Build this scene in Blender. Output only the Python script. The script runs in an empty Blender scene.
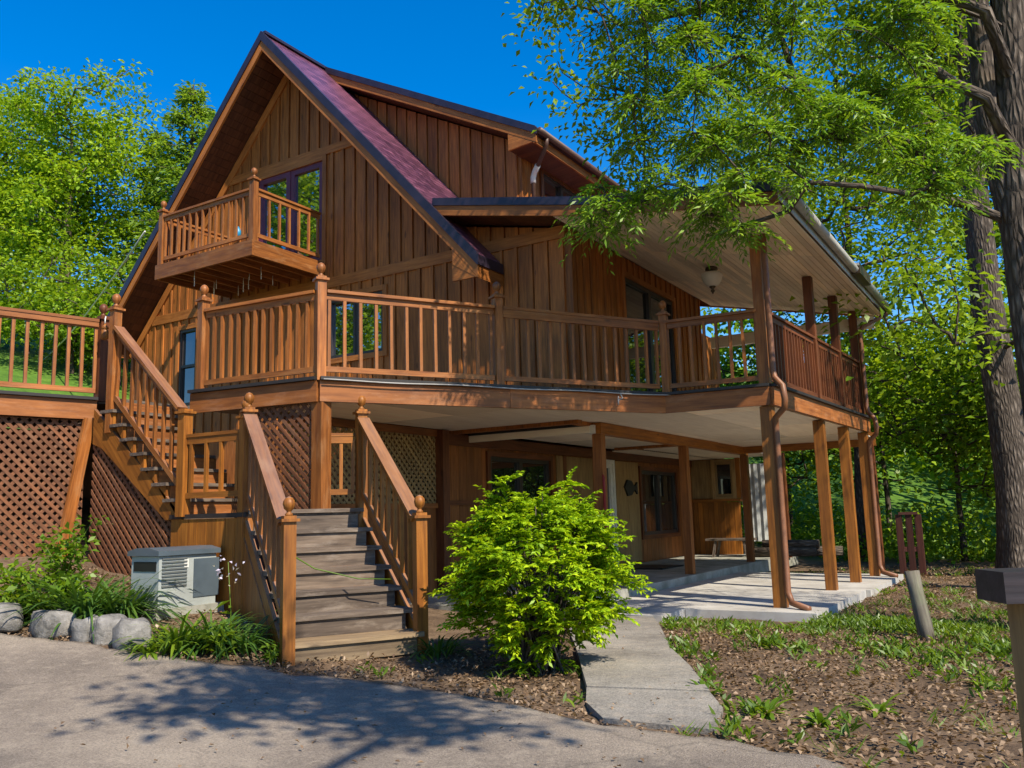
import bpy, math, random
import numpy as np
from mathutils import Vector, Matrix

C = bpy.context.scene
COL = C.collection
rad = math.radians

# ------------------------------------------------------------------ camera
F_PX, PITCH, ROLL, YAW, CAMZ = 859.84, .150578, -.0269509, .554548, 1.24
_f = Vector((-math.sin(YAW)*math.cos(PITCH), math.cos(YAW)*math.cos(PITCH), math.sin(PITCH)))
_r0 = Vector((math.cos(YAW), math.sin(YAW), 0)); _u0 = _r0.cross(_f)
_r = _r0*math.cos(ROLL)+_u0*math.sin(ROLL); _u = -_r0*math.sin(ROLL)+_u0*math.cos(ROLL)
cd = bpy.data.cameras.new('camera'); cam = bpy.data.objects.new('camera', cd); COL.objects.link(cam)
cd.sensor_width = 36; cd.lens = F_PX/1024*36; cd.clip_start = .05; cd.clip_end = 3000
m = Matrix.Identity(4)
for i in range(3):
    m[i][0] = _r[i]; m[i][1] = _u[i]; m[i][2] = -_f[i]
m[0][3], m[1][3], m[2][3] = 0, 0, CAMZ
cam.matrix_world = m
C.camera = cam

# ------------------------------------------------------------------ sky, sun, exposure
SUN_ELEV, SUN_AZ = rad(46), rad(-21)      # azimuth measured from +X, anticlockwise
sd = Vector((math.cos(SUN_AZ)*math.cos(SUN_ELEV), math.sin(SUN_AZ)*math.cos(SUN_ELEV), math.sin(SUN_ELEV)))
w = bpy.data.worlds.new('World'); C.world = w; w.use_nodes = True
nt = w.node_tree; nt.nodes.clear()
sky = nt.nodes.new('ShaderNodeTexSky'); sky.sky_type = 'NISHITA'; sky.sun_disc = False
sky.sun_elevation = SUN_ELEV; sky.sun_rotation = math.pi/2-SUN_AZ
sky.air_density = 1.0; sky.dust_density = .3; sky.ozone_density = 2.2
hs = nt.nodes.new('ShaderNodeHueSaturation'); hs.inputs['Hue'].default_value = .507; hs.inputs['Saturation'].default_value = 1.5
bg = nt.nodes.new('ShaderNodeBackground'); bg.inputs['Strength'].default_value = .105
wo = nt.nodes.new('ShaderNodeOutputWorld')
nt.links.new(sky.outputs[0], hs.inputs['Color']); nt.links.new(hs.outputs[0], bg.inputs[0]); nt.links.new(bg.outputs[0], wo.inputs[0])
sl = bpy.data.lights.new('sun', 'SUN'); sl.energy = 3.6; sl.angle = rad(.5); sl.color = (1, .90, .74)
so = bpy.data.objects.new('sun', sl); COL.objects.link(so)
so.rotation_euler = sd.to_track_quat('Z', 'Y').to_euler()
C.view_settings.view_transform = 'Standard'; C.view_settings.look = 'None'
C.view_settings.exposure = 1.1; C.view_settings.gamma = 1; C.view_settings.use_curve_mapping = False
C.cycles.max_bounces = 8; C.cycles.diffuse_bounces = 4; C.cycles.transparent_max_bounces = 8

# ------------------------------------------------------------------ helpers
def at(px, py, d):
    """point seen at a pixel of the photograph, d metres along the view axis: used to measure the place."""
    v = ((px-512)*_r-(py-384)*_u)/F_PX+_f
    return Vector((0, 0, CAMZ))+v*d

class MB:
    """collects boxes, bars, tubes, prisms; build() links them as ONE mesh object. g = grain coordinates."""
    def __init__(s, seed=0): s.v = []; s.f = []; s.g = []; s.mi = []; s.rnd = random.Random(seed); s.sm = []
    def add(s, vs, fs, gs, smooth=False, mi=0):
        o = len(s.v); s.v += [tuple(x) for x in vs]; s.g += [tuple(x) for x in gs]
        s.f += [tuple(i+o for i in f) for f in fs]; s.mi += [mi]*len(fs); s.sm += [smooth]*len(fs)
    def off(s): return Vector((s.rnd.uniform(0, 60), s.rnd.uniform(0, 60), s.rnd.uniform(0, 60)))
    def bar(s, p, q, wd, ht, up=(0, 0, 1), mi=0):
        p, q = Vector(p), Vector(q); d = q-p; L = d.length
        if L < 1e-6: return s
        d /= L; up = Vector(up)
        if abs(d.dot(up)) > .99: up = Vector((0, 1, 0)) if abs(d.z) > .9 else Vector((0, 0, 1))
        x = d.cross(up).normalized(); y = x.cross(d)
        vs, gs, o = [], [], s.off()
        for t in (0, L):
            for a, b in ((-1, -1), (1, -1), (1, 1), (-1, 1)):
                vs.append(p+d*t+x*(a*wd/2)+y*(b*ht/2)); gs.append(o+Vector((t, a*wd/2, b*ht/2)))
        s.add(vs, [(0, 1, 2, 3), (7, 6, 5, 4), (0, 4, 5, 1), (1, 5, 6, 2), (2, 6, 7, 3), (3, 7, 4, 0)], gs, mi=mi)
        return s
    def box(s, a, b, mi=0, axis=None):
        a, b = Vector(a), Vector(b); e = b-a
        if axis is None: axis = max(range(3), key=lambda i: abs(e[i]))
        vs = [(a.x if i in (0, 3, 4, 7) else b.x, a.y if i in (0, 1, 4, 5) else b.y, a.z if i < 4 else b.z) for i in range(8)]
        o = s.off(); k = [axis, (axis+1) % 3, (axis+2) % 3]
        gs = [o+Vector((v[k[0]], v[k[1]], v[k[2]])) for v in vs]
        s.add(vs, [(3, 2, 1, 0), (4, 5, 6, 7), (0, 1, 5, 4), (1, 2, 6, 5), (2, 3, 7, 6), (3, 0, 4, 7)], gs, mi=mi)
        return s
    def prism(s, poly, vec, mi=0, grain=None):
        """planar polygon (3-D points) pushed along vec"""
        poly = [Vector(p) for p in poly]; vec = Vector(vec); n = len(poly)
        vs = poly+[p+vec for p in poly]; o = s.off()
        g = Vector(grain).normalized() if grain is not None else (poly[1]-poly[0]).normalized()
        h = vec.normalized(); k = g.cross(h)
        gs = [o+Vector((p.dot(g), p.dot(k), p.dot(h))) for p in vs]
        fs = [tuple(range(n))[::-1], tuple(range(n, 2*n))]+[(i, (i+1) % n, (i+1) % n+n, i+n) for i in range(n)]
        s.add(vs, fs, gs, mi=mi); return s
    def tube(s, pts, rs, n=10, cap=True, mi=0):
        pts = [Vector(p) for p in pts]; rs = [rs]*len(pts) if isinstance(rs, (int, float)) else rs
        vs, gs, fs, o = [], [], [], s.off(); L = 0; ref = None
        for i, p in enumerate(pts):
            t = (pts[min(i+1, len(pts)-1)]-pts[max(i-1, 0)]).normalized()
            if ref is None: ref = Vector((1, 0, 0)) if abs(t.x) < .8 else Vector((0, 1, 0))
            x = (ref-t*ref.dot(t)).normalized(); y = t.cross(x); ref = x
            if i: L += (p-pts[i-1]).length
            for k in range(n):
                a = 2*math.pi*k/n; d = x*math.cos(a)+y*math.sin(a)
                vs.append(p+d*rs[i]); gs.append(o+Vector((L, math.cos(a)*rs[i], math.sin(a)*rs[i])))
        for i in range(len(pts)-1):
            for k in range(n):
                k2 = (k+1) % n; fs.append((i*n+k, i*n+k2, i*n+n+k2, i*n+n+k))
        if cap: fs += [tuple(range(n))[::-1], tuple(range((len(pts)-1)*n, len(pts)*n))]
        s.add(vs, fs, gs, True, mi); return s
    def lathe(s, c, prof, n=14, mi=0):
        c = Vector(c); s.tube([c+Vector((0, 0, z)) for r, z in prof], [max(r, 1e-4) for r, z in prof], n, True, mi); return s
    def build(s, name, mat, parent=None, label=None, kind=None):
        me = bpy.data.meshes.new(name); me.from_pydata(s.v, [], s.f)
        at_ = me.attributes.new('g', 'FLOAT_VECTOR', 'POINT'); at_.data.foreach_set('vector', np.array(s.g, 'f').ravel())
        for mm in (mat if isinstance(mat, (list, tuple)) else [mat]): me.materials.append(mm)
        me.polygons.foreach_set('material_index', s.mi); me.polygons.foreach_set('use_smooth', s.sm); me.update()
        o = bpy.data.objects.new(name, me); COL.objects.link(o); hang(o, parent)
        if label: o['label'] = label
        if kind: o['kind'] = kind
        return o

def hang(o, parent):
    """parent o while its mesh stays in world coordinates"""
    if parent is None: return
    o.parent = parent
    if parent.type == 'EMPTY': o.matrix_parent_inverse = Matrix.Translation(-parent.location)

def thing(name, label, cat, loc=(0, 0, 0), group=None):
    o = bpy.data.objects.new(name, None); COL.objects.link(o); o.location = loc; o.empty_display_size = .2
    o['label'] = label; o['category'] = cat
    if group: o['group'] = group
    return o
def tag(o, label, cat, group=None, kind=None):
    if label: o['label'] = label
    if cat: o['category'] = cat
    if group: o['group'] = group
    if kind: o['kind'] = kind
    return o

# ------------------------------------------------------------------ materials
def newmat(name):
    m_ = bpy.data.materials.new(name); m_.use_nodes = True; n = m_.node_tree; n.nodes.clear()
    out = n.nodes.new('ShaderNodeOutputMaterial'); return m_, n, out
def ramp(n, stops):
    r = n.nodes.new('ShaderNodeValToRGB'); e = r.color_ramp.elements
    e[0].position, e[0].color = stops[0][0], (*stops[0][1], 1); e[1].position, e[1].color = stops[-1][0], (*stops[-1][1], 1)
    for p, c in stops[1:-1]:
        x = e.new(p); x.color = (*c, 1)
    return r
def noise(n, vec, scale, detail=4, rough=.55):
    t = n.nodes.new('ShaderNodeTexNoise'); t.inputs['Scale'].default_value = scale
    t.inputs['Detail'].default_value = detail; t.inputs['Roughness'].default_value = rough
    if vec: n.links.new(vec, t.inputs['Vector'])
    return t
def mixc(n, fac, a, b, mode='MIX'):
    x = n.nodes.new('ShaderNodeMix'); x.data_type = 'RGBA'; x.blend_type = mode
    for s_, v in ((0, fac), (6, a), (7, b)):
        if isinstance(v, (int, float)): x.inputs[s_].default_value = v
        elif isinstance(v, tuple): x.inputs[s_].default_value = (*v, 1)
        else: n.links.new(v, x.inputs[s_])
    return x.outputs[2]
def mul(n, a, b, op='MULTIPLY'):
    x = n.nodes.new('ShaderNodeMath'); x.operation = op
    for i, v in enumerate((a, b)):
        if isinstance(v, (int, float)): x.inputs[i].default_value = v
        else: n.links.new(v, x.inputs[i])
    return x.outputs[0]

def wood(name, light, dark, rough=.55, grain=1.0, blot=.75, wear=None, wearamt=.35, knots=True, spec=.35, top=0):
    m_, n, out = newmat(name)
    a = n.nodes.new('ShaderNodeAttribute'); a.attribute_name = 'g'
    mp = n.nodes.new('ShaderNodeMapping'); mp.inputs['Scale'].default_value = (1.3*grain, 22*grain, 22*grain); n.links.new(a.outputs['Vector'], mp.inputs[0])
    t = noise(n, mp.outputs[0], 1.6, 5, .6)
    r = ramp(n, [(.3, dark), (.5, tuple((x*.45+y*.55) for x, y in zip(dark, light))), (.7, light)])
    n.links.new(t.outputs[0], r.inputs[0])
    geo = n.nodes.new('ShaderNodeNewGeometry'); oi = n.nodes.new('ShaderNodeObjectInfo')
    rs = mul(n, geo.outputs['Random Per Island'], oi.outputs['Random'], 'ADD')
    fr = mul(n, rs, 1.0, 'FRACT')
    tone = ramp(n, [(0, (.78, .76, .74)), (.5, (1, 1, 1)), (1, (1.22, 1.16, 1.08))]); n.links.new(fr, tone.inputs[0])
    col = mixc(n, 1, r.outputs[0], tone.outputs[0], 'MULTIPLY')
    # blotchy stain
    mp2 = n.nodes.new('ShaderNodeMapping'); mp2.inputs['Scale'].default_value = (.8, 3, 3); n.links.new(a.outputs['Vector'], mp2.inputs[0])
    t2 = noise(n, mp2.outputs[0], 1.8, 6, .65)
    bl = ramp(n, [(.3, (.55, .52, .5)), (.6, (1.05, 1.05, 1.05))]); n.links.new(t2.outputs[0], bl.inputs[0])
    col = mixc(n, blot, col, bl.outputs[0], 'MULTIPLY')
    if wear:
        t3 = noise(n, mp2.outputs[0], 3.1, 8, .7); wr = ramp(n, [(.52, (0, 0, 0)), (.72, (1, 1, 1))]); n.links.new(t3.outputs[0], wr.inputs[0])
        col = mixc(n, mul(n, wr.outputs[0], wearamt), col, wear)
    if knots:
        mp3 = n.nodes.new('ShaderNodeMapping'); mp3.inputs['Scale'].default_value = (1.6, 5, 5); n.links.new(a.outputs['Vector'], mp3.inputs[0])
        vo = n.nodes.new('ShaderNodeTexVoronoi'); vo.inputs['Scale'].default_value = .9; n.links.new(mp3.outputs[0], vo.inputs['Vector'])
        kr = ramp(n, [(.05, (1, 1, 1)), (.11, (0, 0, 0))]); n.links.new(vo.outputs['Distance'], kr.inputs[0])
        col = mixc(n, mul(n, kr.outputs[0], .7), col, tuple(x*.35 for x in dark))
    if top:     # upper faces greyed: weathering, with the rail-top sheen painted in
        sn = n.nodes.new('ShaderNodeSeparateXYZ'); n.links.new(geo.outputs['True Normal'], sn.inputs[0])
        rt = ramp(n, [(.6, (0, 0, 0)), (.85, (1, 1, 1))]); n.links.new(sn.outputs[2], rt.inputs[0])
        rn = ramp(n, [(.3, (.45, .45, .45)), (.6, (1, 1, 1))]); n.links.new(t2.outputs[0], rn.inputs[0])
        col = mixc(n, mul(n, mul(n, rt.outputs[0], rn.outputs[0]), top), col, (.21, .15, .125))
    b = n.nodes.new('ShaderNodeBsdfPrincipled'); n.links.new(col, b.inputs['Base Color']); b.inputs['Roughness'].default_value = rough
    b.inputs['Specular IOR Level'].default_value = spec
    bp = n.nodes.new('ShaderNodeBump'); bp.inputs['Strength'].default_value = .35; bp.inputs['Distance'].default_value = .004
    n.links.new(t.outputs[0], bp.inputs['Height']); n.links.new(bp.outputs[0], b.inputs['Normal'])
    n.links.new(b.outputs[0], out.inputs[0]); return m_

def plain(name, col, rough=.5, metal=0, var=.25, scale=6, bump=0, col2=None):
    m_, n, out = newmat(name); tc = n.nodes.new('ShaderNodeTexCoord')
    t = noise(n, tc.outputs['Object'], scale, 6, .65)
    c2 = col2 or tuple(x*(1-var) for x in col)
    r = ramp(n, [(.35, c2), (.65, col)]); n.links.new(t.outputs[0], r.inputs[0])
    b = n.nodes.new('ShaderNodeBsdfPrincipled'); n.links.new(r.outputs[0], b.inputs['Base Color'])
    b.inputs['Roughness'].default_value = rough; b.inputs['Metallic'].default_value = metal
    if bump:
        t2 = noise(n, tc.outputs['Object'], scale*4, 8, .7)
        bp = n.nodes.new('ShaderNodeBump'); bp.inputs['Strength'].default_value = bump; bp.inputs['Distance'].default_value = .02
        n.links.new(t2.outputs[0], bp.inputs['Height']); n.links.new(bp.outputs[0], b.inputs['Normal'])
    n.links.new(b.outputs[0], out.inputs[0]); return m_

def leafmat(name, cols, trans=.45, gloss=.06):
    """cols: dark..light base colours, one random per leaf"""
    m_, n, out = newmat(name); geo = n.nodes.new('ShaderNodeNewGeometry'); oi = n.nodes.new('ShaderNodeObjectInfo')
    tc = n.nodes.new('ShaderNodeTexCoord'); t = noise(n, tc.outputs['Object'], .7, 3, .6)
    f = mul(n, mul(n, geo.outputs['Random Per Island'], .6), mul(n, t.outputs[0], .7), 'ADD'); f = mul(n, f, .12, 'SUBTRACT')
    k = len(cols)-1; r = ramp(n, [(i/k, c) for i, c in enumerate(cols)]); n.links.new(f, r.inputs[0])
    d = n.nodes.new('ShaderNodeBsdfDiffuse'); n.links.new(r.outputs[0], d.inputs[0])
    tr = n.nodes.new('ShaderNodeBsdfTranslucent')
    tcx = mixc(n, 1, r.outputs[0], (1.5, 1.35, .6), 'MULTIPLY'); n.links.new(tcx, tr.inputs[0])
    mx = n.nodes.new('ShaderNodeMixShader'); mx.inputs[0].default_value = trans
    n.links.new(d.outputs[0], mx.inputs[1]); n.links.new(tr.outputs[0], mx.inputs[2])
    g = n.nodes.new('ShaderNodeBsdfGlossy'); g.inputs['Roughness'].default_value = .45; g.inputs[0].default_value = (1, 1, 1, 1)
    mg = n.nodes.new('ShaderNodeMixShader'); mg.inputs[0].default_value = gloss
    n.links.new(mx.outputs[0], mg.inputs[1]); n.links.new(g.outputs[0], mg.inputs[2])
    n.links.new(mg.outputs[0], out.inputs[0]); return m_

def glassmat(name, refl, tint=(.012, .015, .016)):
    m_, n, out = newmat(name)
    d = n.nodes.new('ShaderNodeBsdfDiffuse'); d.inputs[0].default_value = (*tint, 1)
    g = n.nodes.new('ShaderNodeBsdfGlossy'); g.inputs['Roughness'].default_value = .015; g.inputs[0].default_value = (.95, .97, 1, 1)
    tc = n.nodes.new('ShaderNodeTexCoord'); t = noise(n, tc.outputs['Object'], 1.3, 2)
    bp = n.nodes.new('ShaderNodeBump'); bp.inputs['Strength'].default_value = .05; bp.inputs['Distance'].default_value = .02
    n.links.new(t.outputs[0], bp.inputs['Height']); n.links.new(bp.outputs[0], g.inputs['Normal'])
    fr = n.nodes.new('ShaderNodeFresnel'); fr.inputs[0].default_value = 1.5
    f = mul(n, fr.outputs[0], refl, 'ADD'); f = mul(n, f, 1, 'MINIMUM')
    mx = n.nodes.new('ShaderNodeMixShader'); n.links.new(f, mx.inputs[0]); n.links.new(d.outputs[0], mx.inputs[1]); n.links.new(g.outputs[0], mx.inputs[2])
    n.links.new(mx.outputs[0], out.inputs[0]); return m_

M = {}
M['wall'] = wood('cedar_siding', (.43, .150, .029), (.19, .060, .011), .6)
M['band'] = wood('cedar_trim', (.46, .168, .036), (.25, .080, .015), .6)
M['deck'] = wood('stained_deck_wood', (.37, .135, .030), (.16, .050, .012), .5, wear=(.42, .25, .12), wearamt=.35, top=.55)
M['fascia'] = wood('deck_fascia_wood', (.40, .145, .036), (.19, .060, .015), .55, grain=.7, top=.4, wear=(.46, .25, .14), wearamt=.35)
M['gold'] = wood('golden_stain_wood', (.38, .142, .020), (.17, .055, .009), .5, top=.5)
M['redwood'] = wood('dark_red_stain_wood', (.19, .060, .020), (.075, .022, .008), .5)
M['tread'] = wood('weathered_tread_wood', (.19, .145, .11), (.06, .045, .036), .8, wear=(.33, .27, .215), wearamt=.6)
M['tread_new'] = wood('newer_step_wood', (.29, .215, .13), (.13, .092, .058), .7)
M['lattice'] = wood('lattice_wood', (.205, .082, .034), (.09, .034, .015), .7, wear=(.34, .19, .11), wearamt=.4, knots=False)
M['grey'] = wood('grey_weathered_wood', (.20, .18, .14), (.08, .07, .055), .85, wear=(.20, .24, .12), wearamt=.4)
M['panel'] = wood('lower_panelling', (.30, .108, .026), (.16, .052, .013), .55)
M['oldpanel'] = wood('unpainted_plywood', (.38, .25, .10), (.22, .14, .06), .75)
M['floor'] = wood('deck_boards', (.46, .36, .26), (.28, .21, .15), .75)
M['ceil'] = wood('ceiling_boards', (.90, .79, .63), (.80, .67, .51), .6, knots=False, grain=.6, blot=.25)
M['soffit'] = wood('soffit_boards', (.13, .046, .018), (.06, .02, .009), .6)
M['trimdark'] = plain('dark_drip_edge', (.030, .022, .038), .35, var=.35)
M['blackstrip'] = plain('black_deck_edge', (.022, .018, .016), .6)
M['white'] = plain('white_paint', (.74, .72, .66), .45, var=.15)
M['gutter'] = plain('pale_gutter_metal', (.46, .44, .39), .4, var=.3, scale=3)
M['pipe'] = plain('brown_downspout', (.22, .085, .032), .5, var=.3)
M['dframe'] = plain('dark_window_frame', (.035, .028, .028), .4)
M['plum'] = plain('plum_door_frame', (.13, .022, .045), .4)
M['woodframe'] = M['band']
M['glass'] = glassmat('reflecting_glass', .42)
M['glassdark'] = glassmat('shaded_glass', .10)
M['conc'] = plain('patio_concrete', (.46, .44, .40), .85, scale=1.7, bump=.15, col2=(.31, .29, .26))
M['kerb'] = plain('slab_edge_concrete', (.36, .35, .30), .9, scale=3, bump=.3, col2=(.18, .18, .14))
M['genbody'] = plain('grey_green_metal', (.36, .385, .365), .4, var=.2, scale=2.5)
M['genlid'] = plain('blue_grey_metal', (.085, .11, .13), .3, var=.3, scale=2)
M['pipedark'] = plain('dark_brown_gutter', (.085, .038, .022), .5)
M['grille'] = plain('grey_grille_slats', (.13, .14, .135), .5)
M['black'] = plain('black_plastic', (.015, .015, .016), .5)
M['stone'] = plain('grey_stone', (.30, .28, .255), .9, scale=6, bump=1, col2=(.10, .095, .085))
M['glassglobe'] = plain('frosted_lamp_glass', (.72, .68, .60), .3, var=.1)
M['brass'] = plain('aged_bronze', (.10, .07, .045), .4, metal=.6)
M['rope'] = plain('pale_cable', (.38, .36, .33), .6)
M['sheet'] = plain('pale_cloth', (.55, .56, .54), .8, var=.3)
M['red'] = plain('red_metal', (.30, .02, .015), .5)
M['darkcap'] = wood('dark_weathered_cap', (.045, .035, .038), (.015, .012, .014), .5, knots=False)
M['cyan'] = plain('cyan_plastic', (.02, .25, .45), .4)

def roofmat():
    m_, n, out = newmat('maroon_shingles'); tc = n.nodes.new('ShaderNodeTexCoord')
    a = n.nodes.new('ShaderNodeAttribute'); a.attribute_name = 'g'
    br = n.nodes.new('ShaderNodeTexBrick'); br.inputs['Scale'].default_value = 1
    br.inputs['Brick Width'].default_value = .3; br.inputs['Row Height'].default_value = .13; br.inputs['Mortar Size'].default_value = .012
    br.inputs['Color1'].default_value = (.22, .080, .125, 1); br.inputs['Color2'].default_value = (.11, .038, .068, 1); br.inputs['Mortar'].default_value = (.035, .012, .02, 1)
    n.links.new(a.outputs['Vector'], br.inputs['Vector'])
    t = noise(n, tc.outputs['Object'], 1.5, 6); r = ramp(n, [(.3, (.7, .7, .75)), (.7, (1.15, 1.1, 1.1))]); n.links.new(t.outputs[0], r.inputs[0])
    t2 = noise(n, tc.outputs['Object'], 150, 2); r2 = ramp(n, [(.3, (.75, .75, .75)), (.7, (1.2, 1.2, 1.2))]); n.links.new(t2.outputs[0], r2.inputs[0])
    c = mixc(n, 1, mixc(n, 1, br.outputs[0], r.outputs[0], 'MULTIPLY'), r2.outputs[0], 'MULTIPLY')
    b = n.nodes.new('ShaderNodeBsdfPrincipled'); n.links.new(c, b.inputs['Base Color']); b.inputs['Roughness'].default_value = .36
    bp = n.nodes.new('ShaderNodeBump'); bp.inputs['Strength'].default_value = .5; bp.inputs['Distance'].default_value = .01
    n.links.new(br.outputs['Fac'], bp.inputs['Height']); bp.invert = True; n.links.new(bp.outputs[0], b.inputs['Normal'])
    n.links.new(b.outputs[0], out.inputs[0]); return m_
M['roof'] = roofmat()

def groundmat(name, stops, fine, patches=None, bump=.6, scale=1.2):
    m_, n, out = newmat(name); tc = n.nodes.new('ShaderNodeTexCoord'); P = tc.outputs['Object']
    t = noise(n, P, scale, 8, .7); r = ramp(n, stops); n.links.new(t.outputs[0], r.inputs[0])
    t2 = noise(n, P, fine, 4, .7); r2 = ramp(n, [(.3, (.55, .55, .55)), (.7, (1.35, 1.33, 1.3))]); n.links.new(t2.outputs[0], r2.inputs[0])
    c = mixc(n, 1, r.outputs[0], r2.outputs[0], 'MULTIPLY')
    if patches: c = patches(n, P, c)
    b = n.nodes.new('ShaderNodeBsdfPrincipled'); n.links.new(c, b.inputs['Base Color']); b.inputs['Roughness'].default_value = .92; b.inputs['Specular IOR Level'].default_value = .2
    bp = n.nodes.new('ShaderNodeBump'); bp.inputs['Strength'].default_value = bump; bp.inputs['Distance'].default_value = .02
    n.links.new(t2.outputs[0], bp.inputs['Height']); n.links.new(bp.outputs[0], b.inputs['Normal']); n.links.new(b.outputs[0], out.inputs[0]); return m_
def lawnmix(n, P, c):
    # grass on the hillside left of and behind the house, leaf mould elsewhere
    sx = n.nodes.new('ShaderNodeSeparateXYZ'); n.links.new(P, sx.inputs[0])
    t = noise(n, P, .25, 4); tt = mul(n, t.outputs[0], 7)
    f = mul(n, mul(n, sx.outputs[0], -.22), 3.4, 'SUBTRACT'); f = mul(n, f, tt, 'ADD'); f = mul(n, f, 3.5, 'SUBTRACT')
    f2 = mul(n, mul(n, mul(n, sx.outputs[1], .5), 12.8, 'SUBTRACT'), mul(n, tt, .4), 'ADD'); f = mul(n, f, f2, 'MAXIMUM')
    cl = n.nodes.new('ShaderNodeClamp'); n.links.new(f, cl.inputs[0])
    g = noise(n, P, 3.2, 8, .75); gr = ramp(n, [(.3, (.035, .085, .010)), (.55, (.085, .17, .018)), (.75, (.17, .25, .035))]); n.links.new(g.outputs[0], gr.inputs[0])
    return mixc(n, cl.outputs[0], c, gr.outputs[0])
M['soil'] = groundmat('leaf_mould', [(.3, (.055, .037, .024)), (.5, (.12, .080, .050)), (.7, (.22, .155, .10))], 38, lawnmix)
def cracks(n, P, c):
    vo = n.nodes.new('ShaderNodeTexVoronoi'); vo.feature = 'DISTANCE_TO_EDGE'; vo.inputs['Scale'].default_value = .42
    wv = noise(n, P, 1.3, 5); mp = mixc(n, .18, P, wv.outputs[1]); n.links.new(mp, vo.inputs['Vector'])
    r = ramp(n, [(.0, (1, 1, 1)), (.006, (0, 0, 0))]); n.links.new(vo.outputs['Distance'], r.inputs[0])
    c = mixc(n, mul(n, r.outputs[0], .35), c, (.05, .045, .04))
    t = noise(n, P, 210, 2, .5); s_ = ramp(n, [(.60, (0, 0, 0)), (.70, (1, 1, 1))]); n.links.new(t.outputs[0], s_.inputs[0])
    c = mixc(n, mul(n, s_.outputs[0], .55), c, (.50, .45, .37))
    t = noise(n, P, 160, 2, .5); s_ = ramp(n, [(.62, (0, 0, 0)), (.70, (1, 1, 1))]); n.links.new(t.outputs[0], s_.inputs[0])
    return mixc(n, mul(n, s_.outputs[0], .6), c, (.06, .055, .05))
def cracks2(n, P, c):
    c = cracks(n, P, c)
    t = noise(n, P, .9, 6, .65); s_ = ramp(n, [(.56, (0, 0, 0)), (.68, (1, 1, 1))]); n.links.new(t.outputs[0], s_.inputs[0])
    c = mixc(n, mul(n, s_.outputs[0], .5), c, (.10, .088, .078))       # old stains
    t = noise(n, P, 9, 6, .75); s_ = ramp(n, [(.52, (0, 0, 0)), (.62, (1, 1, 1))]); n.links.new(t.outputs[0], s_.inputs[0])
    return mixc(n, mul(n, s_.outputs[0], .35), c, (.40, .335, .255))   # dusty patches
M['asphalt'] = groundmat('worn_asphalt', [(.28, (.125, .102, .084)), (.5, (.23, .19, .152)), (.72, (.37, .31, .24))], 75, cracks2, .7, .55)
M['pathconc'] = groundmat('weathered_path_slab', [(.3, (.16, .145, .125)), (.5, (.24, .22, .19)), (.7, (.34, .31, .265))], 60, cracks2, .5, 1.1)

def barkmat(name, a, b_):
    m_, n, out = newmat(name); at_ = n.nodes.new('ShaderNodeAttribute'); at_.attribute_name = 'g'
    mp = n.nodes.new('ShaderNodeMapping'); mp.inputs['Scale'].default_value = (4.5, 20, 20); n.links.new(at_.outputs['Vector'], mp.inputs[0])
    vo = n.nodes.new('ShaderNodeTexVoronoi'); vo.feature = 'DISTANCE_TO_EDGE'; vo.inputs['Scale'].default_value = 1.0
    nz = noise(n, mp.outputs[0], 1.1, 5); w_ = mixc(n, .35, mp.outputs[0], nz.outputs[1], 'ADD'); n.links.new(w_, vo.inputs['Vector'])
    r = ramp(n, [(.0, tuple(x*.6 for x in a)), (.22, a), (.7, b_)]); n.links.new(vo.outputs['Distance'], r.inputs[0])
    t = noise(n, at_.outputs['Vector'], 3, 5); rr = ramp(n, [(.3, (.65, .65, .65)), (.7, (1.25, 1.25, 1.2))]); n.links.new(t.outputs[0], rr.inputs[0])
    b = n.nodes.new('ShaderNodeBsdfPrincipled'); b.inputs['Roughness'].default_value = .95; b.inputs['Specular IOR Level'].default_value = .1
    n.links.new(mixc(n, 1, r.outputs[0], rr.outputs[0], 'MULTIPLY'), b.inputs['Base Color'])
    bp = n.nodes.new('ShaderNodeBump'); bp.inputs['Strength'].default_value = 1; bp.inputs['Distance'].default_value = .05
    n.links.new(vo.outputs['Distance'], bp.inputs['Height']); n.links.new(bp.outputs[0], b.inputs['Normal']); n.links.new(b.outputs[0], out.inputs[0]); return m_
M['bark'] = barkmat('furrowed_bark', (.11, .088, .072), (.34, .285, .24))
M['barkpale'] = barkmat('pale_bark', (.16, .13, .10), (.33, .29, .24))
M['leaf_lime'] = leafmat('spring_leaves', [(.06, .14, .008), (.17, .29, .014), (.36, .50, .03)], .42, .02)
M['leaf_hill'] = leafmat('hillside_leaves', [(.09, .18, .01), (.22, .36, .018), (.42, .56, .04)], .4, .015)
M['leaf_mid'] = leafmat('mid_leaves', [(.05, .13, .008), (.14, .26, .015), (.27, .40, .03)], .5, .03)
M['leaf_fir'] = leafmat('conifer_sprays', [(.06, .14, .015), (.15, .27, .025), (.30, .42, .05)], .45, .015)
M['leaf_oak'] = leafmat('feathery_oak_leaves', [(.045, .13, .006), (.15, .29, .014), (.32, .46, .05)], .42, .03)
M['leaf_bush'] = leafmat('lime_bush_leaves', [(.03, .10, .004), (.24, .40, .008), (.58, .70, .018)], .33, .02)
M['leaf_dark'] = leafmat('dark_understory_leaves', [(.016, .05, .006), (.05, .115, .010), (.12, .21, .018)], .45)
M['leaf_blade'] = leafmat('strap_leaves', [(.018, .06, .008), (.05, .125, .014), (.12, .21, .022)], .35, .05)
M['leaf_weed'] = leafmat('weed_leaves', [(.035, .085, .006), (.11, .20, .012), (.22, .32, .02)], .45, .03)
M['litter'] = leafmat('dry_leaves', [(.075, .046, .026), (.21, .135, .08), (.44, .32, .205)], .15, .03)
M['petal'] = leafmat('pale_lilac_petals', [(.55, .45, .65), (.70, .62, .78), (.8, .75, .85)], .4)

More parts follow.
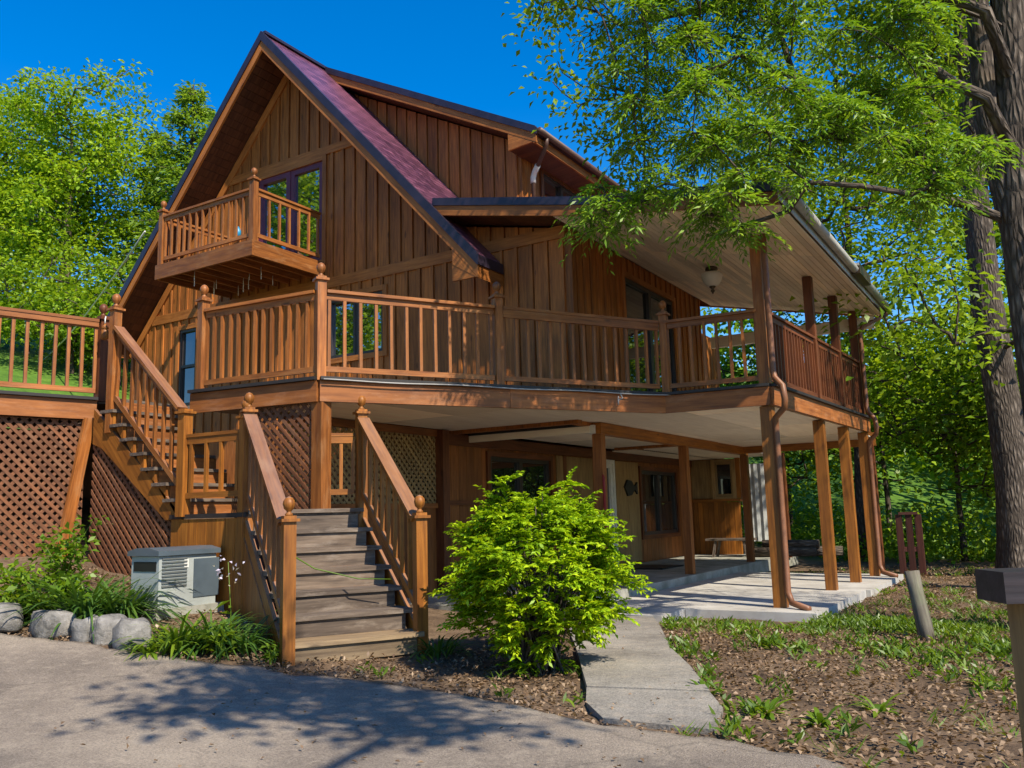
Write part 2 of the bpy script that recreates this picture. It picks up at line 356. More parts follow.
# ------------------------------------------------------------------ terrain
_cp = np.array([(-2.5, 10, -.06), (-5, 10, -.05), (-4, 6, -.02), (-2.4, 4.8, -.01), (-1, 4.4, -.01), (0, 3, -.02), (0, 0, -.05), (3, 3, -.04), (5, 10, 0), (-3, 15, -.08), (-2, 18.5, -.1),
    (-5.19, 4.97, .04), (-5.5, 4.86, .08), (-6.3, 4.4, .18), (-7.6, 4.05, .30), (-7.4, 5.5, .38), (-6.4, 5.4, .25), (-9.75, 6.1, .85), (-9.75, 4.5, .80), (-8.6, 5.9, .62), (-11, 3.0, .95), (-13, 4, 2.2), (-12.5, 7, 2.1), (-11, 5, 1.3), (-16, 10, 2.7),
    (-20, 12, 4.2), (-25, 14, 6.0), (-30, 16, 7.6), (-27, 22, 6.8), (-45, 28, 11.5), (-65, 40, 17), (-40, 8, 10), (-60, 10, 14), (-7.65, 11, -.05), (-7.65, 20, -.02), (-2, 22, -.1), (3, 17, -.05), (8, 21, .2), (0, 30, 0), (-6, 27, .4), (10, 42, 1), (-12, 40, 5),
    (-12, 28, 3), (-34, 62, 13), (40, 40, 4), (20, 12, .4), (20, -10, -.3), (0, -20, -.6), (-20, -20, .5), (-20, -3, 1.6), (-9, 0, .25), (-5, 2, .08), (-40, -30, 2), (60, -40, 0), (90, 60, 8), (0, 100, 14), (-90, 90, 24), (-120, 0, 18), (0, -120, 0), (120, 0, 6), (120, 120, 14), (-120, -120, 8), (120, -120, 0), (-120, 120, 28)], float)
def _phi(r2): return .5*r2*np.log(r2+1e-9)
_n = len(_cp); _A = np.zeros((_n+3, _n+3)); _d = _cp[:, None, :2]-_cp[None, :, :2]
_A[:_n, :_n] = _phi((_d**2).sum(-1))+np.eye(_n)*.02; _A[:_n, _n] = 1; _A[:_n, _n+1:] = _cp[:, :2]; _A[_n:, :_n] = _A[:_n, _n:].T
_w = np.linalg.solve(_A, np.r_[_cp[:, 2], 0, 0, 0])
def tz(x, y):
    x = np.asarray(x, float); y = np.asarray(y, float); sh = x.shape; x = np.clip(x.ravel(), -130, 130); y = np.clip(y.ravel(), -130, 130)
    out = np.zeros(len(x))
    for i in range(0, len(x), 20000):
        xx, yy = x[i:i+20000], y[i:i+20000]
        out[i:i+20000] = _phi((xx[:, None]-_cp[None, :, 0])**2+(yy[:, None]-_cp[None, :, 1])**2)@_w[:_n]+_w[_n]+xx*_w[_n+1]+yy*_w[_n+2]
    return out.reshape(sh)
def tz1(x, y): return float(tz(np.array([x]), np.array([y]))[0])

def grid_object(name, X, Y, Z, mat, kind='structure'):
    ny, nx = X.shape; me = bpy.data.meshes.new(name)
    v = np.stack([X, Y, Z], -1).reshape(-1, 3); i = np.arange(ny*nx).reshape(ny, nx)
    f = np.stack([i[:-1, :-1], i[:-1, 1:], i[1:, 1:], i[1:, :-1]], -1).reshape(-1, 4)
    quads(me, v, f); me.materials.append(mat); me.polygons.foreach_set('use_smooth', [True]*len(f))
    o = bpy.data.objects.new(name, me); COL.objects.link(o); o['kind'] = kind; return o
def quads(me, v, f):
    me.vertices.add(len(v)); me.vertices.foreach_set('co', np.ascontiguousarray(v, 'f').ravel())
    me.loops.add(f.size); me.loops.foreach_set('vertex_index', np.ascontiguousarray(f, 'i').ravel())
    me.polygons.add(len(f)); me.polygons.foreach_set('loop_start', np.arange(0, f.size, f.shape[1], dtype='i'))
    me.update(calc_edges=True); me.validate()

ax = np.sinh(np.linspace(-1, 1, 241)*5.2)/math.sinh(5.2)*420
X, Y = np.meshgrid(ax-4, ax+7); Zt = tz(X, Y)
rng = np.random.default_rng(5)
near = (np.abs(X+2) < 14) & (np.abs(Y-8) < 12)
Zt = Zt+np.where(near, rng.normal(0, .012, X.shape), 0)
grid_object('ground', X, Y, Zt, M['soil'])

# driveway: sheet from its far edge towards and past the camera
de = [(-14, 3.4), (-10.5, 3.75), (-8.6, 4.0), (-7.66, 4.08), (-7.1, 4.3), (-6.7, 4.42), (-6.25, 4.5), (-5.85, 4.62), (-5.5, 4.86), (-5.2, 4.93), (-4.80, 5.08), (-4.083, 5.197), (-3.463, 5.066), (-2.894, 4.903), (-2.372, 4.698), (-2.1, 4.652), (-1.657, 4.68), (-1.322, 4.62), (-.998, 4.496), (-.5, 4.2), (0.3, 3.6), (1.5, 2.6), (4, 1), (9, -2)]
de = np.array(de); t_ = np.linspace(0, len(de)-1, 240); ex = np.interp(t_, range(len(de)), de[:, 0]); ey = np.interp(t_, range(len(de)), de[:, 1])
kx = np.convolve(np.pad(ex, 4, 'edge'), np.ones(9)/9, 'valid'); ky = np.convolve(np.pad(ey, 4, 'edge'), np.ones(9)/9, 'valid')
kx = kx+np.convolve(rng.normal(0, .05, 240), np.ones(5)/5, 'same'); ky = ky+np.convolve(rng.normal(0, .05, 240), np.ones(5)/5, 'same')
s_ = np.r_[0, np.linspace(.01, 1, 60)**1.5]
DX = kx[None]*(1-s_[:, None])+(kx*1.6+4)[None]*s_[:, None]; DY = ky[None]*(1-s_[:, None])+(-14+0*ky)[None]*s_[:, None]
DZ = tz(DX, DY)+.035; DZ[0] -= .08
grid_object('driveway', DX, DY, DZ, M['asphalt'])

# path slabs
def flat_poly(mb, pts, z0, z1): mb.prism([(x, y, z0) for x, y in pts], (0, 0, z1-z0))
pb = MB(1)
flat_poly(pb, [(-2.42, 4.84), (-1.74, 4.86), (-1.87, 5.40), (-2.10, 5.82), (-2.93, 5.62), (-2.72, 5.2)], -.12, .022)
flat_poly(pb, [(-2.94, 5.645), (-2.11, 5.845), (-2.58, 6.72), (-3.05, 7.5), (-3.86, 7.22)], -.12, .026)
flat_poly(pb, [(-3.875, 7.25), (-3.06, 7.53), (-3.7, 8.85), (-4.1, 9.6), (-5.28, 9.6), (-4.7, 8.6)], -.12, .02)
pb.build('path', M['pathconc'], kind='structure')
tb = MB(2)
tb.box((-5.28, 9.62, -.2), (-4.0, 16.6, .03)); tb.box((-3.99, 10.35, -.2), (-2.42, 13.4, .034)); tb.box((-3.99, 13.41, -.2), (-2.36, 16.6, .031))
tb.build('patio', M['conc'], kind='structure')
sb = MB(3); sb.box((-7.7, 8.8, -.1), (-5.285, 21.2, .15)); sb.build('porch_slab', M['kerb'], kind='structure')

# ------------------------------------------------------------------ house
ZD = 2.76; WY = 10.5; RX, RZ, SL = -11.1, 9.83, 1.09; OY = 9.8; BACK = 21.0
EX = -5.5
def roofz(x): return RZ-SL*abs(x-RX)
def porchz(x): return 4.80+.215*(-2.25-x)
def porchy(x): return 9.85-.19*max(0, x+4.9)
house = thing('house', 'tall brown board and batten house with steep maroon gable roof and shed dormer', 'house', (-10, 10.5, 0))

def batten_wall(mb, axis, c, a0, a1, zb, zt, out, pitch=.25, mi=0, seams=()):
    """board and batten on plane axis=c between a0..a1; zb(a), zt(a) give the bottom and top; out = +1/-1 outward"""
    n = max(1, round((a1-a0)/pitch)); p = (a1-a0)/n
    def P(a, z, o): return (c+out*o, a, z) if axis == 'x' else (a, c+out*o, z)
    for i in range(n):
        b0 = a0+i*p; segs = [(b0+.012, b0+p-.07, .020), (b0+p-.058, b0+p-.006, .042)]
        for u0, u1, t in segs:
            z00, z01, z10, z11 = zb(u0), zb(u1), zt(u0), zt(u1)
            if z10-z00 < .02 and z11-z01 < .02: continue
            poly = [P(u0, z00, 0), P(u1, z01, 0), P(u1, max(z11, z01+.01), 0), P(u0, max(z10, z00+.01), 0)]
            mb.prism(poly, Vector(P(0, 0, t))-Vector(P(0, 0, 0)), grain=(0, 0, 1))
def hole_wall(mb, axis, c, a0, a1, zb, zt, out, holes, **k):
    """splits the wall round rectangular holes (a0,a1,z0,z1)"""
    cuts = sorted({a0, a1, *[h[0] for h in holes], *[h[1] for h in holes]})
    for s0, s1 in zip(cuts[:-1], cuts[1:]):
        hs_ = sorted([h for h in holes if h[0] <= s0+1e-6 and h[1] >= s1-1e-6], key=lambda h: h[2])
        lo = zb
        for h in hs_:
            batten_wall(mb, axis, c, s0, s1, lo, (lambda z: (lambda a: z))(h[2]), out, **k); lo = (lambda z: (lambda a: z))(h[3])
        batten_wall(mb, axis, c, s0, s1, lo, zt, out, **k)
def backing(mb, axis, c, poly2, th, out):
    P = (lambda a, z: (c, a, z)) if axis == 'x' else (lambda a, z: (a, c, z))
    v = (-out*th, 0, 0) if axis == 'x' else (0, -out*th, 0)
    mb.prism([P(a, z) for a, z in poly2], v, grain=(0, 0, 1))

SOF = .36   # vertical drop from the roof's top to the soffit
WL = -15.5
def wtop(x):
    zr = roofz(x)-SOF
    return max(zr, porchz(x)-.24) if x > -7.4 else zr
wb = MB(10)
holes = [(-11.85, -10.25, 5.66, 7.46), (-10.08, -8.9, 3.9, 4.9), (-14.0, -13.5, 3.45, 4.92)]
B1, B2 = 5.13, 5.31
U1, U2 = 7.55, 7.70
xs_ = lambda z: (z)
hole_wall(wb, 'y', WY, WL, -5.56, lambda a: ZD+.02, lambda a: min(B1, wtop(a)), -1, [h for h in holes if h[3] < 5.2])
hole_wall(wb, 'y', WY, WL, -5.56, lambda a: min(B2, wtop(a)), lambda a: min(U1, wtop(a)), -1, holes[:1])
batten_wall(wb, 'y', WY, -13.6, -8.6, lambda a: min(U2, wtop(a)), wtop, -1)
# solid behind, in pieces around the holes
px_ = [WL, -14.0, -13.5, -11.85, -10.25, -10.08, -8.9, -7.4, -6.9, EX+.05]
for x0, x1 in zip(px_[:-1], px_[1:]):
    spans = [(ZD-.3, None)]
    hh = sorted([h for h in holes if h[0] <= x0+1e-6 and h[1] >= x1-1e-6], key=lambda h: h[2]); lo = -.1 if x1 < -7.6 else ZD-.3
    for h in hh: backing(wb, 'y', WY, [(x0, lo), (x1, lo), (x1, h[2]), (x0, h[2])], .12, -1); lo = h[3]
    if x0 < RX < x1: backing(wb, 'y', WY, [(x0, lo), (x1, lo), (x1, wtop(x1)), (RX, wtop(RX)), (x0, wtop(x0))], .12, -1)
    else: backing(wb, 'y', WY, [(x0, lo), (x1, lo), (x1, wtop(x1-1e-4)), (x0, wtop(x0+1e-4))], .12, -1)
front = wb.build('front_wall', M['wall'], house)
bt = MB(11)
bt.box((-14.85, WY-.052, B1), (-9.0, WY+.02, B2)); bt.box((-8.998, WY-.052, B1), (-5.53, WY+.02, B2))
bt.box((-12.7, WY-.052, U1), (-9.5, WY+.02, U2))
for s in (-1, 1):       # frieze boards under the soffit along both slopes
    L = 4.4 if s < 0 else 3.75
    p0 = Vector((RX, WY-.035, RZ-SOF-.10)); p1 = Vector((RX+s*L, WY-.035, RZ-SOF-.10-SL*L)); bt.bar(p0, p1, .05, .15)
bt.build('wall_trim', M['band'], front)

def window(parent, axis, c, a0, a1, z0, z1, out, frame='dframe', glass='glass', casing=None, leaves=1, name='window', wd=.06, sill=None):
    """leaves sashes side by side; the casing is the window's own mesh, sashes and panes its sub-parts"""
    P = (lambda a, z, o: Vector((c+out*o, a, z))) if axis == 'x' else (lambda a, z, o: Vector((a, c+out*o, z)))
    f = MB(hash((a0, z0)) % 999); cw = .09
    def fr(mb, b0, b1, y0, y1, t, o0, o1):
        for (u0, v0, u1, v1) in ((b0, y0, b0+t, y1), (b1-t, y0, b1, y1), (b0+t, y0, b1-t, y0+t), (b0+t, y1-t, b1-t, y1)):
            p, q = P(u0, v0, o0), P(u1, v1, o1)
            mb.box([min(p[i], q[i]) for i in range(3)], [max(p[i], q[i]) for i in range(3)])
    fr(f, a0-cw, a1+cw, z0-cw, z1+cw, cw-.004, -.03, .058)
    w_ = f.build(name, M[casing or 'woodframe'], parent)
    s = MB(3); g = MB(4); st = (a1-a0)/leaves
    for i in range(leaves): fr(s, a0+i*st-.002, a0+(i+1)*st+.002 if i == leaves-1 else a0+(i+1)*st-.003, z0-.002, z1+.002, wd, -.06, .035-.01*(i % 2))
    s.build('sash', M[frame], w_)
    for i in range(leaves):
        p, q = P(a0+i*st+wd-.01, z0+wd-.01, -.03), P(a0+(i+1)*st-wd+.01, z1-wd+.01, -.018); g = MB(5)
        g.box([min(p[k], q[k]) for k in range(3)], [max(p[k], q[k]) for k in range(3)]); g.build('pane', M[glass], w_)
    return w_
d_ = window(house, 'y', WY, -11.85, -10.25, 5.66, 7.46, -1, 'plum', 'glass', 'band', 2, 'balcony_door', .10)
window(house, 'y', WY, -10.08, -8.9, 3.9, 4.9, -1, 'dframe', 'glass', 'band', 2, 'window', .05)
sw = window(house, 'y', WY, -14.0, -13.5, 3.45, 4.92, -1, 'dframe', 'glassdark', 'band', 1, 'window', .05)
MB(1).box((-13.99, WY-.03, 4.18), (-13.51, WY+.0, 4.23)).build('meeting_rail', M['dframe'], sw)

# upper side wall (faces +X, under the porch roof)
ew = MB(12)
eh = [(12.30, 14.40, ZD+.06, 4.95)]
zt_e = lambda a: porchz(EX)-.22
hole_wall(ew, 'x', EX, WY, 15.85, lambda a: ZD+.02, zt_e, 1, eh, pitch=.24)
for y0, y1 in ((WY+.13, 12.30), (14.40, 15.9)): backing(ew, 'x', EX, [(y0, ZD-.3), (y1, ZD-.3), (y1, porchz(EX)-.2), (y0, porchz(EX)-.2)], .12, 1)
backing(ew, 'x', EX, [(12.30, 4.95), (14.40, 4.95), (14.40, porchz(EX)-.2), (12.30, porchz(EX)-.2)], .12, 1)
ew.build('side_wall', M['wall'], house)
window(house, 'x', EX, 12.30, 14.40, ZD+.06, 4.95, 1, 'dframe', 'glassdark', 'band', 2, 'patio_door', .07)
rw = MB(13)   # recessed wall further back, and its window
backing(rw, 'y', 15.9, [(-7.4, ZD-.3), (EX-.13, ZD-.3), (EX-.13, 5.3), (-7.4, 5.3)], .12, 1)
hole_wall(rw, 'x', -6.9, 16.0, BACK, lambda a: ZD, lambda a: 5.45, 1, [(17.0, 18.6, 3.1, 4.5)])
for y0, y1, z0, z1 in ((16.0, 17.0, ZD-.3, 5.5), (18.6, BACK, ZD-.3, 5.5), (17.0, 18.6, ZD-.3, 3.1), (17.0, 18.6, 4.5, 5.5)): backing(rw, 'x', -6.9, [(y0, z0), (y1, z0), (y1, z1), (y0, z1)], .1, 1)
rw.build('rear_side_wall', M['wall'], house)
window(house, 'x', -6.9, 17.0, 18.6, 3.1, 4.5, 1, 'dframe', 'glass', 'band', 2)

# lower storey wall under the overhang, faces +X
LX = -7.65
lw = MB(14)
lh = [(11.55, 13.5, .95, 2.17), (15.45, 16.1, .17, 2.2), (17.55, 19.6, .72, 2.12)]
def vplank(mb, axis, c, a0, a1, z0, z1, out, pitch, th=.018):
    n = max(1, round((a1-a0)/pitch)); p = (a1-a0)/n
    for i in range(n):
        u0, u1 = a0+i*p+.003, a0+(i+1)*p-.003
        if axis == 'x': mb.box((min(c, c+out*th), u0, z0), (max(c, c+out*th), u1, z1), axis=2)
        else: mb.box((u0, min(c, c+out*th), z0), (u1, max(c, c+out*th), z1), axis=2)
cut = sorted({10.3, 20.7, *[h[0] for h in lh], *[h[1] for h in lh]})
for y0, y1 in zip(cut[:-1], cut[1:]):
    h = [h for h in lh if h[0] <= y0 and h[1] >= y1]
    for z0, z1 in ([(.15, h[0][2]), (h[0][3], 2.46)] if h else [(.15, 2.46)]):
        if z1-z0 < .05: continue
        vplank(lw, 'x', LX, y0, y1, z0, z1, 1, .2); lw.box((LX-.1, y0, z0), (LX-.001, y1, z1))
lowwall = lw.build('lower_wall', M['panel'], house)
MB(15).box((LX+.02, 10.25, 2.30), (LX+.055, 20.7, 2.47)).box((LX+.02, 14.0, .15), (LX+.05, 14.12, 2.29)).box((LX+.02, 10.3, 1.40), (LX+.06, 11.3, 1.47)).build('lower_trim', M['redwood'], lowwall)
for y0, y1 in ((13.75, 15.2), (16.25, 17.4)): vp_ = MB(16); vplank(vp_, 'x', LX+.02, y0, y1, .2, 2.28, 1, .6, .02); vp_.build('bare_panel', M['oldpanel'], lowwall)
window(house, 'x', LX, 11.55, 13.5, .95, 2.17, 1, 'dframe', 'glassdark', 'redwood', 2, wd=.06)
window(house, 'x', LX, 15.45, 16.1, .17, 2.2, 1, 'white', 'glassdark', 'white', 1, 'glazed_door', wd=.08)
window(house, 'x', LX, 17.55, 19.6, .72, 2.12, 1, 'dframe', 'glassdark', 'redwood', 2, wd=.07)
el = MB(17); vplank(el, 'y', 20.7, LX+.03, -6.45, .15, 1.40, -1, .13); el.box((LX, 20.71, .15), (-6.45, 20.8, 1.40)); el.box((LX, 20.64, 1.41), (-6.4, 20.82, 1.48)); el.box((-6.5, 20.66, 1.49), (-6.38, 20.8, 2.46))
el.build('end_wall', M['gold'], house)
MB(18).box((LX+.02, 20.70, 1.5), (-7.08, 20.76, 2.44)).build('end_panel', M['oldpanel'], house)
window(house, 'y', 20.7, -7.0, -6.58, 1.56, 2.35, -1, 'oldpanel', 'glassdark', 'oldpanel', 1, wd=.04)

# back and left outer walls
ob = MB(19); backing(ob, 'x', -15.2, [(WY+.13, 0), (BACK, 0), (BACK, 4.9), (WY+.13, 4.9)], .12, -1)
ob.prism([(-15.2, BACK, 0), (-6.9, BACK, 0), (-6.9, BACK, roofz(-6.9)-SOF), (RX, BACK, RZ-SOF), (-15.2, BACK, roofz(-15.2)-SOF)], (0, .12, 0), grain=(0, 0, 1))
ob.build('rear_wall', M['wall'], house)

# main roof: two slabs; the right one is full depth down to x=-7.2, with a short tail in front
def slope_slab(mb, xa, xb, ya, yb, top, bot, f=roofz):
    za, zb = f(xa), f(xb)
    mb.prism([(xa, ya, za-bot), (xb, ya, zb-bot), (xb, ya, zb-top), (xa, ya, za-top)], (0, yb-ya, 0))
    k = len(mb.v)-8
    Ls = math.hypot(xb-xa, zb-za)
    for i in range(8):
        v = mb.v[k+i]; mb.g[k+i] = (v[1], abs(v[0]-xa)/abs(xb-xa)*Ls, 0)
rf = MB(20)
slope_slab(rf, RX-.001, -15.6, OY+.02, BACK+.6, 0, .09); slope_slab(rf, RX+.001, -7.2, OY+.02, BACK+.6, 0, .09); slope_slab(rf, -7.2, -6.6, OY+.02, WY-.06, 0, .09)
roof = rf.build('roof', M['roof'], house)
MB(3).bar((RX, OY, RZ+.0), (RX, BACK+.6, RZ+.0), .16, .05).build('ridge_cap', M['trimdark'], roof)
dr = MB(21); bf = MB(22)
for s, xe in ((-1, -15.62), (1, -6.58)):
    p0 = Vector((RX, 0, RZ)); dx = xe-RX; p1 = Vector((xe, 0, roofz(xe)))
    def rake(mb, z0, z1, y0, y1): mb.prism([(RX, y0, RZ+z0), (xe, y0, p1.z+z0), (xe, y0, p1.z+z1), (RX, y0, RZ+z1)], (0, y1-y0, 0))
    rake(dr, -.15, .03, OY-.035, OY+.025); rake(bf, -.33, -.153, OY-.012, OY+.03)
    dr.box((min(xe, xe+.02*s), OY-.03, p1.z-.15), (max(xe, xe+.02*s), (WY-.06 if s > 0 else BACK+.6), p1.z+.0))
    if s < 0: bf.box((xe-.0, OY+.03, p1.z-.34), (xe+.03, BACK+.5, p1.z-.155))
bf.box((-6.62, OY+.03, roofz(-6.6)-.34), (-6.585, WY-.05, roofz(-6.6)-.155))
bf.prism([(-7.02, OY-.01, roofz(-7.02)-.34), (-6.585, OY-.01, roofz(-6.585)-.335), (-6.585, OY-.01, roofz(-6.585)-.34), (-7.02, OY-.01, roofz(-6.9)-.42)], (0, WY-OY-.05, 0))
bf.prism([(-7.03, OY-.005, roofz(-6.6)-.34), (-6.60, OY-.005, roofz(-6.6)-.34), (-7.03, OY-.005, roofz(-7.03)-.30)], (0, .035, 0))
dr.build('drip_edge', M['trimdark'], roof); bf.build('rake_board', M['band'], roof)
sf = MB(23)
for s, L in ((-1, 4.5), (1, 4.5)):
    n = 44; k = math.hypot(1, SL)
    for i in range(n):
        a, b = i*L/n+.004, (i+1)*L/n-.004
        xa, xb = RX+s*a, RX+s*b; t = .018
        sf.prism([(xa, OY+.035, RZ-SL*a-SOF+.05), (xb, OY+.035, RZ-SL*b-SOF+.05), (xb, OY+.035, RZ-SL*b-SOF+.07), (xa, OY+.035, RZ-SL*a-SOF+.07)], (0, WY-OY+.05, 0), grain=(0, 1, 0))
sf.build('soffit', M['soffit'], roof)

# dormer
DY = 11.7; DX1 = -6.95; DE = 17.6
def dz(x): return 9.80-.535*(x-(-11.0))
dw = MB(24)
batten_wall(dw, 'y', DY, -10.75, DX1-.06, lambda a: max(min(roofz(a), dz(a)-.3), porchz(a) if a > -7.4 else -9)-.02, lambda a: dz(a)-.28, -1, pitch=.24)
dw.prism([(-11, DY, 9.5), (-7.3, DY, roofz(-7.3)-.1), (DX1, DY, porchz(DX1)-.1), (DX1, DY, dz(DX1)-.26)], (0, .1, 0), grain=(0, 0, 1))
dh = [(12.35, 13.75, 6.22, 7.06)]
hole_wall(dw, 'x', DX1, DY+.05, DE, lambda a: porchz(DX1)-.02, lambda a: dz(DX1)-.27, 1, dh, pitch=.24)
for y0, y1, z0, z1 in ((DY+.1, 12.35, 5.7, dz(DX1)-.25), (13.75, DE, 5.7, dz(DX1)-.25), (12.35, 13.75, 5.7, 6.22), (12.35, 13.75, 7.06, dz(DX1)-.25)): backing(dw, 'x', DX1, [(y0, z0), (y1, z0), (y1, z1), (y0, z1)], .1, 1)
dorm = dw.build('dormer', M['wall'], house)
dro = MB(25); slope_slab(dro, -11.05, -6.42, 11.32, DE+.3, 0, .08, dz); dro.build('dormer_roof', M['roof'], dorm)
df = MB(26); dt = MB(27)
def drake(mb, z0, z1, y0, y1, xa=-11.0, xb=-6.42): mb.prism([(xa, y0, dz(xa)+z0), (xb, y0, dz(xb)+z0), (xb, y0, dz(xb)+z1), (xa, y0, dz(xa)+z1)], (0, y1-y0, 0))
drake(dt, -.10, .025, 11.27, 11.33); drake(df, -.24, -.102, 11.295, 11.34)
dt.box((-6.44, 11.28, dz(-6.42)-.11), (-6.40, DE+.3, dz(-6.42)+.0))
df.box((-6.48, 11.30, dz(-6.45)-.26), (-6.442, DE+.3, dz(-6.45)-.115)); df.prism([(-6.95, 11.30, dz(-6.5)-.30), (-6.45, 11.30, dz(-6.5)-.26), (-6.45, 11.30, dz(-6.5)-.2), (-6.95, 11.30, dz(-6.95)-.22)], (0, .035, 0))
dt.build('dormer_drip_edge', M['trimdark'], dorm); df.build('dormer_rake_board', M['band'], dorm)
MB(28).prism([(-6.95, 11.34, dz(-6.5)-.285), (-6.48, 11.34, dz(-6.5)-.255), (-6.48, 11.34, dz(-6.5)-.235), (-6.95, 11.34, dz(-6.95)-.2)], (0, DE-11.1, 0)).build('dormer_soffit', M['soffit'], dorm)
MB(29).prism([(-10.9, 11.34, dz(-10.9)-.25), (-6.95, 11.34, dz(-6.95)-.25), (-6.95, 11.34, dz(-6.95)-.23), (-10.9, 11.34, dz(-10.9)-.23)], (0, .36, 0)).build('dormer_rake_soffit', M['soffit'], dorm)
gz = dz(-6.42)-.06
MB(30).tube([(-6.36, 11.3, gz), (-6.36, DE+.3, gz-.03)], .055, 8).build('dormer_gutter', M['pipedark'], dorm)
window(house, 'x', DX1, 12.35, 13.75, 6.22, 7.06, 1, 'dframe', 'glass', 'redwood', 2, 'dormer_window', .05)
MB(31).tube([(-6.36, 11.55, gz-.02), (-6.38, 11.55, gz-.16), (-6.62, 11.72, gz-.34), (-6.78, 11.84, gz-.43), (-6.82, 11.86, gz-.5), (-6.82, 11.86, 5.82)], .036, 10).build('dormer_downspout', M['pipedark'], dorm)
MB(32).tube([(-6.66, 11.75, gz-.36), (-6.78, 11.84, gz-.425), (-6.822, 11.86, gz-.5), (-6.822, 11.86, gz-.60)], .047, 10).build('downspout_elbow', M['white'], dorm)

# porch roof
PY0, PY1, PXE = 9.85, 16.45, -2.25
pr = MB(33)
pr.prism([(-7.45, PY0+.03, porchz(-7.45)-.07), (-4.9, PY0+.03, porchz(-4.9)-.07), (PXE, porchy(PXE)+.03, porchz(PXE)-.07), (PXE, PY1, porchz(PXE)-.07), (-7.45, PY1, porchz(-7.45)-.07)], (0, 0, .07))
proof = pr.build('porch_roof', M['roof'], house)
pf = MB(34); pt = MB(35)
def prake(mb, z0, z1, y0, y1, xa=-7.40, xb=-4.9, ya=None, yb=None):
    ya = PY0 if ya is None else ya; yb = ya if yb is None else yb
    mb.prism([(xa, ya+y0, porchz(xa)+z0), (xb, yb+y0, porchz(xb)+z0), (xb, yb+y0, porchz(xb)+z1), (xa, ya+y0, porchz(xa)+z1)], (0, y1-y0, 0))
for mb_, z0_, z1_, y0_, y1_ in ((pt, -.085, .03, -.02, .032), (pf, -.235, -.088, 0, .035)):
    prake(mb_, z0_, z1_, y0_, y1_); prake(mb_, z0_, z1_, y0_, y1_, -4.899, PXE, PY0, porchy(PXE))
pt.build('porch_drip_edge', M['trimdark'], proof); pf.build('porch_rake_board', M['band'], proof)
pg_ = MB(341); prake(pg_, -.235, -.07, 0, .03, -7.4, PXE, PY1); pg_.build('porch_rear_board', M['band'], proof)
pc = MB(36); n = 34; xs0, xs1 = -5.45, PXE-.02
for (ya, yb) in ((None, 11.9), (11.905, 14.1), (14.105, PY1-.01)):
    for i in range(n):
        a, b = xs0+(xs1-xs0)*i/n+.004, xs0+(xs1-xs0)*(i+1)/n-.004
        pc.prism([(a, (ya or porchy(a)+.045), porchz(a)-.21), (b, (ya or porchy(b)+.045), porchz(b)-.21), (b, yb, porchz(b)-.21), (a, yb, porchz(a)-.21)], (0, 0, .02), grain=(0, 1, 0))
pc.build('porch_ceiling', M['ceil'], proof)
MB(361).prism([(xs0, PY0+.04, porchz(xs0)-.186), (-4.9, PY0+.04, porchz(-4.9)-.186), (xs1, porchy(xs1)+.05, porchz(xs1)-.186), (xs1, PY1-.02, porchz(xs1)-.186), (xs0, PY1-.02, porchz(xs0)-.186)], (0, 0, .01)).build('ceiling_backing', M['soffit'], proof)
pl = MB(37)
for i in range(9):
    a, b = -7.3+i*.205, -7.3+(i+1)*.205-.004
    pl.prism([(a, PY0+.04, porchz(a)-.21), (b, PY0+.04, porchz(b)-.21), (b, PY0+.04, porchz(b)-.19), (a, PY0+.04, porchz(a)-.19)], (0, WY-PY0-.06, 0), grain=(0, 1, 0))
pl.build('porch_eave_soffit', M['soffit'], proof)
gu = MB(38); zg = porchz(PXE)
gu.box((PXE, porchy(PXE)-.02, zg-.19), (PXE+.012, PY1+.03, zg-.005)); gu.tube([(PXE+.07, porchy(PXE)-.03, zg-.05), (PXE+.07, PY1+.06, zg-.07)], .06, 8)
gu.box((PXE+.012, 13.3, zg-.02), (PXE+.14, 14.3, zg+.015))
gu.build('gutter', M['gutter'], proof)
MB(381).box((PXE+.02, 13.35, zg-.13), (PXE+.145, 14.25, zg+.025)).build('gutter_patch', M['brass'], proof)
pbm = MB(39); pbm.box((-5.4, PY1-.3, 4.36), (-2.4, PY1-.18, 4.57)); pbm.build('porch_end_beam', M['ceil'], proof)

# balcony on the gable
BX0, BX1, BYF, BZ = -12.6, -10.2, 8.88, 5.60
bal = MB(40)
bal.box((BX0, BYF, 5.35), (BX1, BYF+.045, 5.60)); bal.box((BX1-.045, BYF+.046, 5.35), (BX1, WY-.05, 5.60)); bal.box((BX0, BYF+.046, 5.35), (BX0+.045, WY-.05, 5.60))
for i in range(7): x = BX0+.3+i*.3; bal.box((x, BYF+.046, 5.37), (x+.045, WY-.05, 5.555))
for i in range(11): y = BYF+i*.145; bal.box((BX0+.046, y+.05, 5.557), (BX1-.046, y+.19, 5.585))
balcony = bal.build('balcony', M['deck'], house)

def finial(mb, c, r=.052):
    mb.lathe(c, [(.03, 0), (.034, .012), (.018, .03), (.022, .04), (r*.8, .058), (r, .058+r*.75), (r*.92, .058+r*1.25), (r*.55, .058+r*1.75), (.002, .058+r*2)], 14)
def newel(parent, x, y, z0, z1, mat='deck', wd=.10, ball=True, rot=0):
    p = MB(int(abs(x*97+y*31)*10) % 9973); p.bar((x, y, z0), (x, y, z1), wd, wd, up=(math.sin(rot), math.cos(rot), 0))
    p.bar((x, y, z1), (x, y, z1+.025), wd+.05, wd+.05, up=(math.sin(rot), math.cos(rot), 0)); p.bar((x, y, z1+.025), (x, y, z1+.05), wd-.0, wd-.0, up=(math.sin(rot), math.cos(rot), 0))
    o = p.build('newel_post', M[mat], parent)
    if ball: f = MB(2); finial(f, (x, y, z1+.05)); f.build('finial', M[mat], o) if parent.type == 'EMPTY' else f.build('newel_finial', M[mat], parent)
    return o
